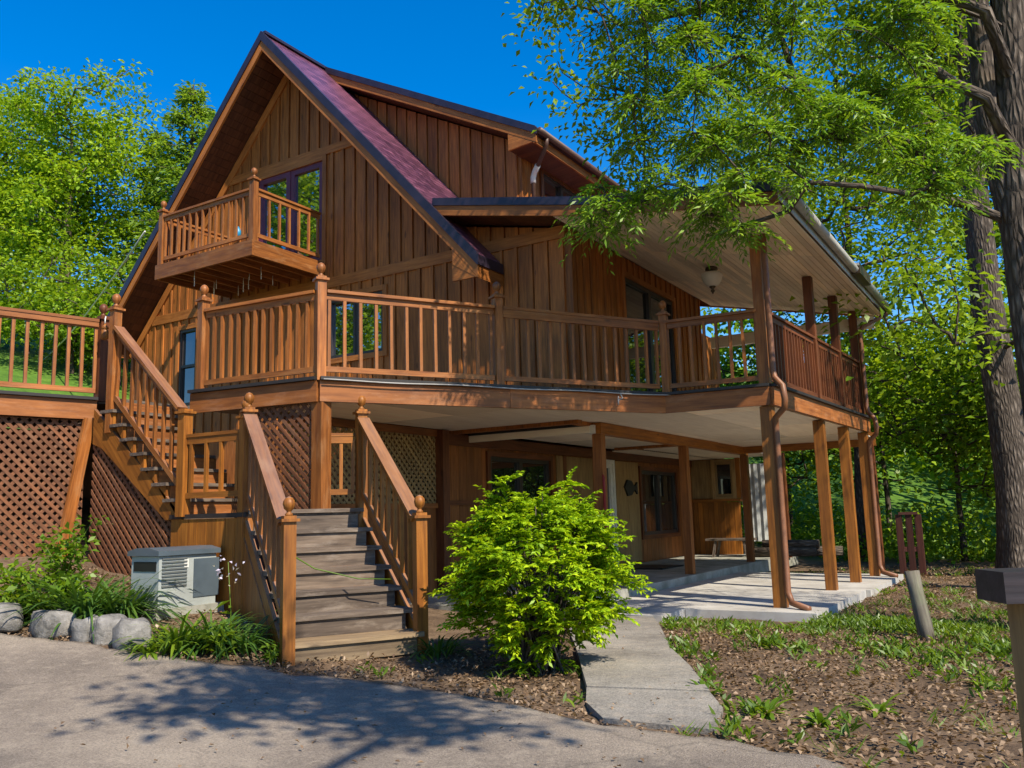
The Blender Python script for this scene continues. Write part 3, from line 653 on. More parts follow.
_balm = {}
def baluster(parent, x, y, z, h, mat, wd=.036, ang=0):
    k = (round(h, 3), mat)
    if k not in _balm:
        b = MB(len(_balm)+5); b.bar((0, 0, 0), (0, 0, h), wd, wd, up=(0, 1, 0)); o = b.build('baluster', M[mat], parent); _balm[k] = o.data
    else: o = bpy.data.objects.new('baluster', _balm[k]); COL.objects.link(o); o.parent = parent
    o.location = (x, y, z); o.rotation_euler = (rng.normal(0, .006), rng.normal(0, .006), ang)
    return o
def railing(root, P, Q, zp, zq, n, h=1.0, mat='deck', board=0, cap=.11, low=.11, name='railing', ends=.06):
    P, Q = Vector((*P, 0)), Vector((*Q, 0)); d = (Q-P).normalized(); L = (Q-P).length
    a, b = P+d*ends, Q-d*ends; ang = math.atan2(d.y, d.x); sl = (zq-zp)/L
    def pt(p, dz_): t = (p-P).length; return (p.x, p.y, zp+sl*t+dz_)
    t = MB(int(abs(P.x*131+P.y*57)*10) % 9973); t.bar(pt(a, h), pt(b, h), cap, .036)
    if board:
        nrm = Vector((d.y, -d.x, 0))*.032; a2, b2 = a+nrm, b+nrm; t.bar((*a2.xy, pt(a, h-.02-board/2)[2]), (*b2.xy, pt(b, h-.02-board/2)[2]), .03, board)
    t.bar(pt(a, h-.055), pt(b, h-.055), .04, .072)
    r = t.build(name, M[mat], root) if root.type == 'EMPTY' else t.build('top_rail', M[mat], root)
    par = r if root.type == 'EMPTY' else root
    MB(9).bar(pt(a, low), pt(b, low), .04, .06).build('bottom_rail', M[mat], par)
    for i in range(n):
        q = P+d*(L*(i+.5+rng.normal(0, .02))/n); z = zp+sl*(q-P).length
        baluster(par, q.x, q.y, z+low-.02, h-low-.03, mat, ang=ang)
    return r
newel(balcony, BX1-.06, BYF+.07, 5.36, 6.60); newel(balcony, BX0+.08, BYF+.07, 5.60, 6.55)
railing(balcony, (BX0+.08, BYF+.07), (BX1-.06, BYF+.07), BZ, BZ, 14, .86, 'deck', cap=.09)
railing(balcony, (BX1-.06, BYF+.07), (BX1-.06, WY-.04), BZ, BZ, 7, .86, 'deck', cap=.09)
railing(balcony, (BX0+.08, WY-.04), (BX0+.08, BYF+.07), BZ, BZ, 7, .86, 'deck', cap=.09)

# ------------------------------------------------------------------ wraparound deck
A0, A1, B1_, C1 = (-8.45, 6.52), (-6.65, 6.75), (-4.24, 10.67), (-2.87, 10.76)
E1 = (-2.66, 16.2)
deck = thing('deck', 'raised wraparound wooden deck on tall square posts with baluster railings', 'deck', (-4, 10.5, 0))
outer = [A0, A1, B1_, C1, E1]
fl = MB(50)
poly = [A0, A1, B1_, C1, E1, (-5.45, 16.2), (-5.45, WY-.02), (-9.5, WY-.02), (-9.5, 7.25), (-8.45, 7.15)]
fl.prism([(x, y, ZD-.045) for x, y in poly], (0, 0, .045)); fl.build('deck_floor', M['floor'], deck)
# underside boarded in pale panels, seam by seam
def clip(poly, nx, ny, c):
    out = []
    for i in range(len(poly)):
        a, b = poly[i], poly[(i+1) % len(poly)]; da, db = a[0]*nx+a[1]*ny-c, b[0]*nx+b[1]*ny-c
        if da >= 0: out.append(a)
        if (da >= 0) != (db >= 0): t = da/(da-db); out.append((a[0]+(b[0]-a[0])*t, a[1]+(b[1]-a[1])*t))
    return out
under = [(-7.6, 7.0), (-6.72, 6.85), (-4.30, 10.72), (-2.93, 10.82), (-2.72, 16.1), (-7.6, 16.1)]
uc = MB(51); seams = [-7.6, -6.4, -5.2, -4.0, -2.6]; ys = [6.5, 8.9, 11.3, 13.7, 16.2]
for x0, x1 in zip(seams[:-1], seams[1:]):
    for y0, y1 in zip(ys[:-1], ys[1:]):
        q = under
        for nx, ny, c in ((1, 0, x0+.004), (-1, 0, -x1+.004), (0, 1, y0+.004), (0, -1, -y1+.004)): q = clip(q, nx, ny, c) if q else q
        if len(q) > 2: uc.prism([(x, y, 2.512) for x, y in q], (0, 0, .02), grain=(0, 1, 0))
uc.build('underside_panels', M['ceil'], deck)
MB(511).box((-7.6, 16.11, 2.46), (-5.5, 20.7, 2.48)).box((-5.45, 16.11, 2.5), (-2.8, 17.8, 2.52)).build('rear_underside', M['ceil'], deck)
def fascia(root, P, Q, z0, z1, mat='fascia', name='fascia', th=.045, ext=0):
    P, Q = Vector((*P, 0)), Vector((*Q, 0)); d = (Q-P).normalized(); nrm = Vector((d.y, -d.x, 0))
    o = MB(int(abs(P.x*31+P.y*77)*10) % 997); a, b = P-d*ext, Q+d*ext; zc = (z0+z1)/2
    L = (b-a).length; k = max(1, round(L/2.6))
    for i in range(k):
        s, e = a+(b-a)*(i/k), a+(b-a)*((i+1)/k)-d*(.004 if i < k-1 else 0)
        o.bar(s+nrm*(th/2+.001)+Vector((0, 0, zc)), e+nrm*(th/2+.001)+Vector((0, 0, zc)), th, z1-z0)
    r = o.build(name, M[mat], root)
    MB(7).bar(a+nrm*.035+Vector((0, 0, z1+.022)), b+nrm*.035+Vector((0, 0, z1+.022)), .11, .036).build('deck_edge', M['blackstrip'], r)
    return r
for P, Q in zip(outer[:-1], outer[1:]): fascia(deck, P, Q, 2.505, 2.735)
# pale cable hung along the angled edge, with a loose loop
lp = [Vector((-6.62, 6.76, 2.74))+Vector((2.41, 3.92, 0))*t+Vector((.075, -.046, -.012*math.sin(t*9)**2)) for t in np.linspace(0, 1, 30)]
cb = MB(53).tube(lp, .008, 6); e_ = lp[24]; cb.tube([e_, e_+Vector((.03, 0, -.06)), e_+Vector((0, -.06, -.10)), e_+Vector((.02, -.1, -.05)), e_+Vector((.03, -.13, -.16))], .009, 6)
tag(cb.build('cable', M['rope']), 'thin pale cable strung along the top of the angled deck fascia', 'cable', 'pale cables')
mid = ((A1[0]+B1_[0])/2-.18, (A1[1]+B1_[1])/2+.0)
mid = (-5.50, 8.60)
newel(deck, -8.40, 6.60, ZD-.22, 3.86, rot=.1); newel(deck, A1[0], A1[1]+.02, ZD-.02, 3.86, rot=.5); newel(deck, mid[0]-.03, mid[1]+.03, ZD-.02, 3.86, rot=.5); newel(deck, B1_[0]+.02, B1_[1]+.06, ZD-.02, 3.84)
railing(deck, (-8.40, 6.60), (A1[0], A1[1]+.02), ZD, ZD, 14, .98)
railing(deck, (A1[0], A1[1]+.02), (mid[0]-.03, mid[1]+.03), ZD, ZD, 12, .98)
railing(deck, (mid[0]-.03, mid[1]+.03), (B1_[0]-.03, B1_[1]+.05), ZD, ZD, 15, .98, board=.10)
railing(deck, (B1_[0]-.03, B1_[1]+.05), (-2.93, 10.84), ZD, ZD, 8, .98)
railing(deck, (-2.93, 10.84), (-2.84, 13.25), ZD, ZD, 17, .98, 'redwood'); railing(deck, (-2.84, 13.25), (-2.78, 14.72), ZD, ZD, 11, .98, 'redwood'); railing(deck, (-2.78, 14.72), (-2.72, 16.1), ZD, ZD, 11, .98, 'redwood')
def post(root, x, y, z0, z1, mat='deck', wd=.135, name='post'):
    p = MB(int(abs(x*57+y*13)*10) % 997); p.bar((x, y, z0), (x, y, z1), wd, wd, up=(0, 1, 0)); return p.build(name, M[mat], root)
for (x, y) in ((-2.95, 10.86), (-2.86, 13.28), (-2.80, 14.75), (-2.74, 16.12)):
    post(deck, x, y, .02, 2.50, 'gold', .15); post(deck, x, y, ZD-.02, porchz(x)-.22, 'deck' if y < 12 else 'redwood', .13, 'porch_post')
for (x, y) in ((-5.43, 11.08), (-5.42, 14.40), (-5.40, 17.85)): post(deck, x, y, .12, 2.34, 'panel', .14)
post(deck, -2.9, 17.7, -.05, 2.5, 'redwood', .14); post(deck, -5.3, 20.4, .1, 2.5, 'redwood', .14)
post(deck, -5.6, 16.1, ZD-.02, 4.6, 'redwood', .14, 'porch_post')
MB(54).box((-5.50, 11.02, 2.345), (-5.36, 18.0, 2.505)).build('beam', M['gold'], deck)
MB(55).box((-5.36, 17.7, 2.36), (-2.8, 17.8, 2.62)).build('rear_beam', M['gold'], deck)
MB(56).box((-7.60, 10.95, 2.36), (-5.51, 11.0, 2.46)).box((-7.60, 10.93, 2.465), (-5.51, 11.02, 2.505), mi=1).box((-5.52, 10.96, 2.35), (-5.44, 11.015, 2.47), mi=2).build('cross_beam', [M['ceil'], M['black'], M['white']], deck)
post(deck, A1[0]-.02, A1[1]+.06, .05, 2.50, 'deck', .15)
post(deck, -7.58, 10.22, .1, 2.5, 'redwood', .16)
# pipe beside the corner posts
def spout(x, y, dx, top):
    MB(57).tube(top+[(x+dx, y-.10, 3.6), (x+dx, y-.10, 2.95), (x+dx+.02, y-.12, 2.84), (x+dx+.13, y-.20, 2.72), (x+dx+.15, y-.21, 2.55), (x+dx+.13, y-.18, 2.45), (x+dx-.01, y-.09, 2.34), (x+dx-.02, y-.07, 2.2), (x+dx-.02, y-.07, .22), (x+dx+.03, y-.1, .10), (x+dx+.26, y-.26, .05)], .04, 10).build('downspout', M['pipe'], house)
spout(-2.95, 10.86, .13, [(-2.82, 10.76, porchz(-2.82)-.22), (-2.82, 10.76, 4.4)])
spout(-2.74, 16.12, .12, [(PXE+.07, PY1-.1, zg-.1), (PXE+.05, PY1-.12, zg-.2), (-2.58, 16.06, zg-.42), (-2.62, 16.02, zg-.55)])

# lattice: diagonal slats clipped to a convex polygon in a plane (o, ux, uz)
def lattice(root, o, u, v, poly, name='lattice_panel', pitch=.076, wd=.038, mat='lattice'):
    o, u, v = Vector(o), Vector(u).normalized(), Vector(v).normalized(); nrm = u.cross(v)
    mb = MB(60); k = math.sqrt(.5)
    for side, (dx, dy) in ((0, (k, k)), (1, (k, -k))):
        nx, ny = -dy, dx; cs = [p[0]*nx+p[1]*ny for p in poly]; c = min(cs)+.03
        while c < max(cs):
            q = clip(clip(poly, nx, ny, c-wd/2), -nx, -ny, -c-wd/2)
            if len(q) > 2: mb.prism([o+u*a+v*b+nrm*(.009*side) for a, b in q], nrm*.008, grain=u*dx+v*dy)
            c += pitch
    return mb.build(name, M[mat], root)
lattice(deck, (-7.75, 6.66, 1.28), (1, .115, 0), (0, 0, 1), [(0, 0), (1.02, 0), (1.02, 1.22), (0, 1.22)])
lattice(deck, (-7.65, 7.2, 1.42), (0, 1, 0), (0, 0, 1), [(0, 0), (2.95, 0), (2.95, 1.03), (0, 1.03)], pitch=.075, mat='oldpanel')
hw = MB(61); vplank(hw, 'x', -7.66, 7.2, 10.2, .05, 1.36, 1, .3); hw.box((-7.7, 7.2, 1.36), (-7.60, 10.2, 1.43)); hw.box((-7.68, 7.2, 2.40), (-7.60, 10.2, 2.5)); hw.build('half_wall', M['panel'], deck)

# ------------------------------------------------------------------ left walkway deck and flights
side = thing('walkway_deck', 'raised side walkway deck at left with lattice skirt and baluster railing', 'deck', (-10.5, 5, 0))
MB(70).prism([(-11.23, .5, ZD-.045), (-9.76, 6.25, ZD-.045), (-9.5, 6.3, ZD-.045), (-9.5, 7.2, ZD-.045), (-13, 7.2, ZD-.045), (-13, .5, ZD-.045)], (0, 0, .045)).build('deck_floor', M['tread'], side)
fascia(side, (-11.19, .5), (-9.74, 6.12), 2.505, 2.735)
railing(side, (-10.36, 4.0), (-9.79, 6.2), ZD, ZD, 15, .98, 'fascia', board=.06); railing(side, (-10.93, 1.8), (-10.36, 4.0), ZD, ZD, 15, .98, 'fascia', board=.06)
newel(side, -9.79, 6.2, ZD-.02, 3.76, 'redwood'); newel(side, -10.36, 4.0, ZD-.02, 3.76, 'redwood')
lattice(side, (-11.16, .8, .3), (.257, 1, 0), (0, 0, 1), [(0, 0), (5.42, 0), (5.42, 2.2), (0, 2.2)])
MB(71).bar((-9.78, 5.72, .42), (-9.72, 6.04, 2.51), .13, .05, up=(1, 0, 0)).build('brace_board', M['deck'], side)
bk = MB(711); vplank(bk, 'x', -13.0, .5, 7.2, .4, 2.7, 1, .2); bk.build('added_back_skirt', M['lattice'], side)  # both skirts added to block the lit lawn, so it is dark behind the lattice
bk = MB(712); vplank(bk, 'y', 7.18, -13, -9.55, .4, 2.7, -1, .2); bk.build('added_end_skirt', M['lattice'], side)
for y in (2.5, 4.5): post(side, -11.2+(y-.5)*.257, y, .3, 2.5, 'deck', .12)

up_ = thing('upper_staircase', 'steep wooden staircase from the small landing up to the walkway deck', 'staircase', (-8.7, 6.4, 1.33))
SX0, SX1, SY0, SY1, ZL = -9.42, -8.0, 6.03, 6.98, 1.33
N = 8; rise = (ZD-ZL)/N; run = (SX1-SX0)/(N-1)
for k in range(1, N):
    x1 = SX1-(k-1)*run; z = ZL+k*rise
    MB(72+k).box((x1-run-.03, SY0-.035, z-.036), (x1+.02, SY1, z)).build('tread', M['tread'], up_)
    MB(80+k).box((x1-.03, SY0+.05, z-rise+.001), (x1-.01, SY1, z-.037)).build('riser', M['fascia'], up_)
MB(89).box((SX0-.03, SY0+.05, ZD-rise), (SX0-.01, SY1, ZD-.05)).build('riser', M['fascia'], up_)
for y in (SY0, SY1+.002):
    s = MB(90); pts = [(SX1+.06, y, ZL), (SX1+.06, y, ZL+.06)]
    for k in range(1, N):
        x1 = SX1-(k-1)*run; pts += [(x1, y, ZL+k*rise-.037-rise+.0), (x1, y, ZL+k*rise-.038)]
    up_s = [(SX1+.05, y, ZL-.02)]
    s.prism([(SX1+.05, y, ZL-.05), (SX1+.05, y, ZL+.0), (SX0-.2, y, ZD-.14), (SX0-.2, y, ZD-.56), (SX0-.02, y, ZD-.62), (SX1-.22, y, ZL-.05)], (0, .04, 0), grain=(-(SX1-SX0), 0, ZD-ZL))
    for k in range(1, N):
        x1 = SX1-(k-1)*run; z = ZL+k*rise
        s.prism([(x1-.02, y, z-rise-.02), (x1-.02, y, z-.037), (x1-run*.72, y, z-.037), (x1-run*.72, y, z-rise*.35)], (0, .04, 0), grain=(0, 0, 1))
    s.build('stringer', M['gold'] if y == SY0 else M['deck'], up_)
newel(up_, -9.30, SY0+.02, ZD-.45, 3.78, 'deck')
newel(up_, -7.93, SY0+.0, ZL-.02, 2.42, 'gold', .11, ball=False)
sr = railing(up_, (-9.30, SY0+.02), (-7.93, SY0+.0), ZD-.12, ZL+.12, 9, .98, 'deck', cap=.13, low=.14)
lattice(up_, (-9.66, SY0+.05, .2), (1, 0, 0), (0, 0, 1), [(0, 0), (1.62, 0), (1.62, 1.10), (.08, 2.2), (0, 2.2)])

front_st = thing('front_staircase', 'weathered seven step front staircase with golden railings up to the landing', 'staircase', (-6, 5.8, 0))
th = rad(60); U = Vector((math.cos(th), math.sin(th), 0)); Nn = Vector((math.sin(th), -math.cos(th), 0))
BL = Vector((-5.47, 5.245, 0)); WS = 1.15; RUN = .28; RISE = .183; Z0 = .05
TL = BL-Nn*(6*RUN); Zl = Z0+7*RISE
def sp(a, b, z): p = TL+U*a+Nn*b; return Vector((p.x, p.y, z))
land = MB(100); LP = [(-8.10, 6.03), (TL.x-.02, TL.y-.02), (TL+U*WS)[:2], (-6.5, 7.2), (-8.10, 7.2)]
land.prism([(x, y, Zl-.04) for x, y in LP], (0, 0, .04)); landing = land.build('landing', M['tread'], front_st)
sk = MB(101); vplank(sk, 'y', 6.05, -8.12, TL.x-.03, .05, Zl-.05, -1, .14); sk.box((-8.12, 6.052, 0), (TL.x-.03, 6.08, Zl-.05)); sk.build('landing_skirt', M['gold'], front_st)
MB(102).bar((-8.13, 6.035, Zl-.02), (TL.x-.02, TL.y-.045, Zl-.02), .04, .045).build('landing_edge', M['blackstrip'], front_st)
for k in range(1, 8):
    z = Zl-(k-1)*RISE
    b0 = (k-1)*RUN
    tm = 'tread_new' if k == 7 else 'tread'
    r_ = MB(110+k); r_.bar(sp(.03, b0-.012, z-RISE/2-.02), sp(WS-.03, b0-.012, z-RISE/2-.02), .024, RISE-.042); r_.build('riser', M[tm], front_st)
    if k < 7:
        z2 = z-RISE; t = MB(120+k); t.bar(sp(-.03, b0+.072, z2-.02), sp(WS+.03, b0+.072, z2-.02), .150, .04); t.bar(sp(-.03, b0+.232, z2-.02), sp(WS+.03, b0+.232, z2-.02), .150, .04)
        t.build('tread', M['tread'] if k < 6 else M['tread_new'], front_st)
tt = MB(128); tt.bar(sp(-.03, -.05, Zl+.003), sp(WS+.03, -.05, Zl+.003), .16, .04); tt.build('top_tread', M['tread'], front_st)
for a in (-.02, WS+.02):
    s = MB(130)
    s.prism([sp(a, 0, Zl-.3), sp(a, 0, Zl-.08), sp(a, 6*RUN-.02, Z0+RISE-.06), sp(a, 6*RUN-.02, Z0-.05)], U*(.04 if a > 0 else -.04), grain=sp(a, 6*RUN, Z0)-sp(a, 0, Zl)); s.build('stringer', M['gold'], front_st)
vs = MB(131)
for i in range(11):
    b0, b1 = i*6*RUN/11+.003, (i+1)*6*RUN/11-.003; zz = lambda b: Zl-.25-b/(6*RUN)*(Zl-Z0-RISE)
    vs.prism([sp(-.05, b0, -.1), sp(-.05, b1, -.1), sp(-.05, b1, max(zz(b1), 0)), sp(-.05, b0, max(zz(b0), 0))], -U*.02, grain=(0, 0, 1))
vs.build('side_skirt', M['gold'], front_st)
def snewel(a, b, z0, z1, mat='gold', ball=True, wd=.105):
    p = sp(a, b, 0); return newel(front_st, p.x, p.y, z0, z1, mat, wd, ball, rot=-th+math.pi/2)
snewel(-.03, 6*RUN+.02, -.08, 1.23); snewel(WS+.03, 6*RUN-.06, -.02, 1.23)
snewel(-.03, -.06, Zl-.9, 2.36); snewel(WS+.03, -.06, Zl-.3, 2.38)
newel(front_st, TL.x-.10, TL.y-.0, .05, 2.30, 'gold', .10)
for a in (-.03, WS+.03):
    p, q = sp(a, -.06, 0), sp(a, 6*RUN-.03, 0)
    railing(front_st, p[:2], q[:2], Zl+.10, Z0+.19, 9, .93, 'gold' if a > 0 else 'deck', cap=.135, low=.12)
railing(front_st, (-7.93, 6.03), (TL.x-.10, TL.y), Zl, Zl, 4, .84, 'gold', cap=.06, low=.2)
p = sp(WS+.0, -.08, 0); railing(front_st, (-6.67, 6.85), p[:2], Zl, Zl, 3, .82, 'gold', cap=.05, low=.2)

# ------------------------------------------------------------------ small things on and around the house
lamp = thing('ceiling_lamp', 'frosted glass bowl lamp under the pale porch ceiling', 'lamp', (-4.2, 12.83, 5.0))
cz = porchz(-4.2)-.21
MB(140).lathe((-4.2, 12.83, cz-.10), [(.05, .1), (.09, .09), (.10, .05), (.04, .03), (.03, 0)]).build('mount', M['brass'], lamp)
MB(141).lathe((-4.2, 12.83, cz-.32), [(.03, 0), (.09, .02), (.14, .08), (.165, .16), (.165, .20), (.14, .22), (.03, .225)], 20).build('glass_shade', M['glassglobe'], lamp)
MB(142).lathe((-4.2, 12.83, cz-.44), [(.005, 0), (.02, .03), (.035, .05), (.015, .08), (.05, .11), (.05, .125)]).build('bottom_knob', M['brass'], lamp)
fl_ = thing('floodlight', 'small white twin floodlight beside the dormer window', 'lamp', (-6.9, 14.1, 6.85))
MB(143).box((DX1+.04, 14.0, 6.82), (DX1+.07, 14.16, 6.98)).build('base_plate', M['white'], fl_)
for y in (14.0, 14.18): MB(144).tube([(DX1+.07, 14.08, 6.9), (DX1+.14, y, 6.92), (DX1+.20, y+.01, 6.9), (DX1+.28, y+.01, 6.87)], [.015, .03, .05, .06], 10).build('lamp_head', M['white'], fl_)
lan = thing('lantern', 'small amber lantern hanging from a hook at the walkway corner post', 'lantern', (-9.62, 6.12, 3.55))
MB(145).tube([(-9.72, 6.18, 3.72), (-9.66, 6.15, 3.78), (-9.62, 6.12, 3.74), (-9.62, 6.12, 3.68)], .008, 6).build('hook', M['white'], lan)
MB(146).lathe((-9.62, 6.12, 3.48), [(.03, 0), (.045, .01), (.045, .11), (.03, .13), (.05, .14), (.02, .18), (.006, .2)], 8).build('body', M['gold'], lan)
ic = thing('string_lights', 'white icicle string lights dangling under the gable balcony', 'string lights', (-11.4, 9.2, 5.35))
rr = random.Random(3)
for i in range(11):
    x, y = rr.uniform(BX0+.2, BX1-.2), rr.uniform(BYF+.15, WY-.4); L = rr.uniform(.06, .24)
    MB(147).tube([(x, y, 5.40), (x+.004, y, 5.36-L)], .0065, 5).build('light_strand', M['white'], ic)
tag(MB(148).lathe((-12.3, WY-.12, 6.45), [(.03, 0), (.05, .02), (.055, .1), (.03, .16), (.01, .2)], 10).build('ornament', M['cyan']), 'small cyan ornament hung on the gable wall behind the balcony rail', 'ornament')
cw = MB(149); a, b = Vector((-27, 15, 6.4)), Vector((-14.4, 9.9, 6.85)); cw.tube([a+(b-a)*t+Vector((0, 0, -.25*math.sin(math.pi*t))) for t in np.linspace(0, 1, 16)], .018, 6)
tag(cw.build('utility_cable', M['white']), 'pale utility cable slanting from the trees up to the gable eave', 'cable', 'pale cables')
orn = MB(150); orn.prism([(LX+.042, y, z) for y, z in ((16.6, 1.75), (16.75, 1.9), (16.95, 1.88), (17.1, 1.76), (17.25, 1.86), (17.24, 1.6), (17.1, 1.7), (16.95, 1.58), (16.75, 1.56))], (.04, 0, 0))
tag(orn.build('wall_ornament', M['black']), 'dark fish shaped ornament on the bare panel by the glazed door', 'ornament')
tag(MB(151).tube([(-5.35, 11.0, 1.75), (-5.33, 10.98, 1.72), (-5.33, 10.98, 1.0), (-5.28, 10.9, .95)], .02, 8).lathe((-5.3, 10.94, .9), [(.02, 0), (.05, .02), (.05, .06), (.02, .08)], 10).build('standpipe', M['red']), 'red garden standpipe on the beam post behind the bush', 'tap')
tag(MB(152).box((-7.3, 15.3, .153), (-6.3, 16.4, .175)).build('doormat', M['black']), 'black mat lying on the porch slab before the glazed door', 'mat')
bench = thing('bench', 'low dark bench with splayed legs at the far end of the porch', 'bench', (-6.3, 19.6, .15))
MB(153).box((-6.9, 19.4, .52), (-5.8, 19.8, .57)).build('seat', M['tread'], bench)
for x in (-6.75, -5.95):
    for y in (19.45, 19.75): MB(154).bar((x, y, .15), (x+(.08 if x < -6.3 else -.08), y, .52), .05, .05).build('leg', M['tread'], bench)
shm = MB(155)
for i in range(10):
    a, b = -6.42+i*.08, -6.42+(i+1)*.08
    shm.prism([(a, 20.86+.03*(i % 2), .45), (b, 20.86+.03*((i+1) % 2), .45), (b, 20.86+.03*((i+1) % 2), 2.3), (a, 20.86+.03*(i % 2), 2.3)], (0, .006, 0))
tag(shm.build('hanging_sheet', M['sheet']), 'pale hanging sheet behind the far porch posts', 'sheet')
lg = []
for i, (x, y, r, L) in enumerate(((-5.2, 19.5, .11, 1.3), (-4.9, 19.75, .12, 1.5), (-5.05, 19.62, .10, 1.2))):
    z = .15 if i < 2 else .33
    tag(MB(156+i).tube([(x-.6, y, z+r), (x-.6+L, y+.15, z+r)], [r, r*.9], 10).build('log', M['bark']), ['short log lying nearest the bench at the porch end', 'longest log lying against the far porch end', 'log lying on top of the two porch end logs'][i], 'log', 'logs stacked at the porch end')

# standby generator
gx, gy = -7.46, 5.60; gz0 = tz1(gx, gy)+.05
gen = thing('generator', 'grey green standby generator with a dark sloping lid by the landing', 'generator', (gx, gy, gz0))
GW, GL, GH = .21, .33, .57
def gbox(mb, x0, x1, y0, y1, z0, z1): mb.box((gx+x0, gy+y0, gz0+z0), (gx+x1, gy+y1, gz0+z1)); return mb
gbox(MB(160), -GW, GW, -GL, GL, 0, GH-.08).build('cabinet', M['genbody'], gen)
lid = MB(161); lid.prism([(gx-GW-.03, gy-GL-.03, gz0+GH-.075), (gx+GW+.03, gy-GL-.03, gz0+GH-.075), (gx+GW+.03, gy-GL-.03, gz0+GH-.03), (gx+.1, gy-GL-.03, gz0+GH+.0), (gx-.1, gy-GL-.03, gz0+GH+.0), (gx-GW-.03, gy-GL-.03, gz0+GH-.03)], (0, 2*GL+.06, 0)); lid.build('lid', M['genlid'], gen)
gbox(MB(162), -.17, .17, -GL-.006, -GL, GH-.22, GH-.13).build('intake_slot', M['black'], gen)
vn = MB(163)
for i in range(9): gbox(vn, GW, GW+.012, -.30, -.02, .20+i*.032, .215+i*.032)
vn.build('side_grille', M['grille'], gen)
gbox(MB(164), GW, GW+.01, .06, .36, .08, GH-.12).build('access_door', M['genlid'], gen)
gbox(MB(165), GW, GW+.004, -.05, .0, GH-.20, GH-.12).build('data_plate', M['white'], gen)
gbox(MB(166), -GW-.06, GW+.06, -GL-.06, GL+.06, -.18, 0.0).build('pad', M['kerb'], gen)

vi = MB(167); qv = [sp(.02, 1.0, 1.02), sp(.35, 1.12, .80), sp(.7, 1.3, .70), sp(1.0, 1.34, .68)]
vi.tube(qv, [.006, .007, .006, .004], 5); vt = tag(vi.build('vine', M['leaf_weed']), 'fallen yellow green vine stem lying across the front steps', 'vine')
# posts at the right
sx, sy = -1.15, 9.30; szz = tz1(sx, sy)
st = MB(170); st.tube([(sx, sy, szz-.1), (sx-.03, sy+.01, szz+.15), (sx-.075, sy+.02, szz+.42), (sx-.10, sy+.03, szz+.64)], [.078, .074, .070, .066], 9)
for i in range(len(st.v)): st.v[i] = tuple(np.array(st.v[i])+rng.normal(0, .004, 3))
tag(st.build('stump_post', M['grey']), 'short leaning grey weathered post stump among the weeds', 'post')
np_ = thing('rail_post', 'square wooden post with a thick dark cap beam at the right edge', 'post', (.05, 2.9, 0))
d1 = Vector((.85, .5265, 0)).normalized()
ba = at(991, 596, 2.42); p0 = Vector((ba.x, ba.y, 0))
cp = p0+d1*.115
MB(171).bar((*p0.xy, 1.005), (*(p0+d1*1.6).xy, 1.005), .15, .085).build('cap_beam', M['darkcap'], np_)
MB(172).bar((*cp.xy, -.1), (*cp.xy, .961), .095, .095, up=(d1.x, d1.y, 0)).build('post', M['oldpanel'], np_)
c2 = p0+d1*1.45
MB(172).bar((*c2.xy, -.1), (*c2.xy, .961), .095, .095, up=(d1.x, d1.y, 0)).build('post', M['oldpanel'], np_)
gp = thing('garden_frame', 'dark red wooden frame standing in the shade before the woods', 'frame', (-2.3, 17.6, 0))
z_ = tz1(-2.4, 17.9)
rp0, rp1 = (-2.55, 18.0), (-2.22, 18.05)
M['shadewood'] = wood('shade_toned_frame_wood', (.075, .022, .014), (.035, .01, .007), .7)  # frame stands in shade; that darkness is put into its colour
for q in (rp0, rp1, (-2.38, 18.03)): MB(173).bar((*q, z_-.1), (*q, z_+1.15), .11, .09).build('upright', M['shadewood'], gp)
MB(174).bar((*rp0, z_+1.17), (*rp1, z_+1.17), .14, .05).build('crossbar', M['shadewood'], gp)
MB(174).bar((*rp0, z_+.5), (*rp1, z_+.5), .05, .09).build('crossbar', M['shadewood'], gp)

# border stones
def stone(x, y, sx_, sy_, sz_, seed, label):
    r = np.random.default_rng(seed); z = tz1(x, y); nu, nv = 18, 10; v, f = [], []
    for j in range(nv+1):
        for i in range(nu):
            a, b = 2*math.pi*i/nu, math.pi*j/nv-math.pi/2
            c = np.array([math.cos(a)*math.cos(b), math.sin(a)*math.cos(b), math.sin(b)]); c = np.sign(c)*np.abs(c)**.55
            v.append(c)
    v = np.array(v); ph = r.uniform(0, 6, (4, 3)); fr = r.uniform(2, 5, (4, 3))
    k = 1+sum(.045*np.sin(v@fr[i]+ph[i, 0]) for i in range(4))+r.normal(0, .012, len(v)); v = v*k[:, None]*[sx_, sy_, sz_]
    an = math.atan2(-.1, .9)+r.normal(0, .15); R = np.array([[math.cos(an), -math.sin(an), 0], [math.sin(an), math.cos(an), 0], [0, 0, 1]]); v = v@R.T+[x, y, z+sz_*.55]
    for j in range(nv):
        for i in range(nu): f.append((j*nu+i, j*nu+(i+1) % nu, (j+1)*nu+(i+1) % nu, (j+1)*nu+i))
    mb = MB(seed); mb.add(v, f, v, True); tag(mb.build('border_stone', M['stone']), label, 'stone', 'stones edging the flower bed')
for k, (px, py, d, a, b, c, l) in enumerate((
    (2, 631, 7.6, .27, .16, .13, 'long dark border stone at the left end of the row'),
    (52, 633, 7.5, .25, .16, .125, 'dark border stone second from the left end'),
    (90, 636, 7.35, .13, .14, .12, 'border stone overhung by the strap leaf clump'),
    (110, 636, 7.3, .12, .14, .14, 'rough pale border stone second from the right end'),
    (132, 636, 7.12, .115, .14, .16, 'tall pale boulder ending the row by the generator'))):
    q = at(px, py, d); stone(q.x, q.y, a, b, c, 40+k, l)

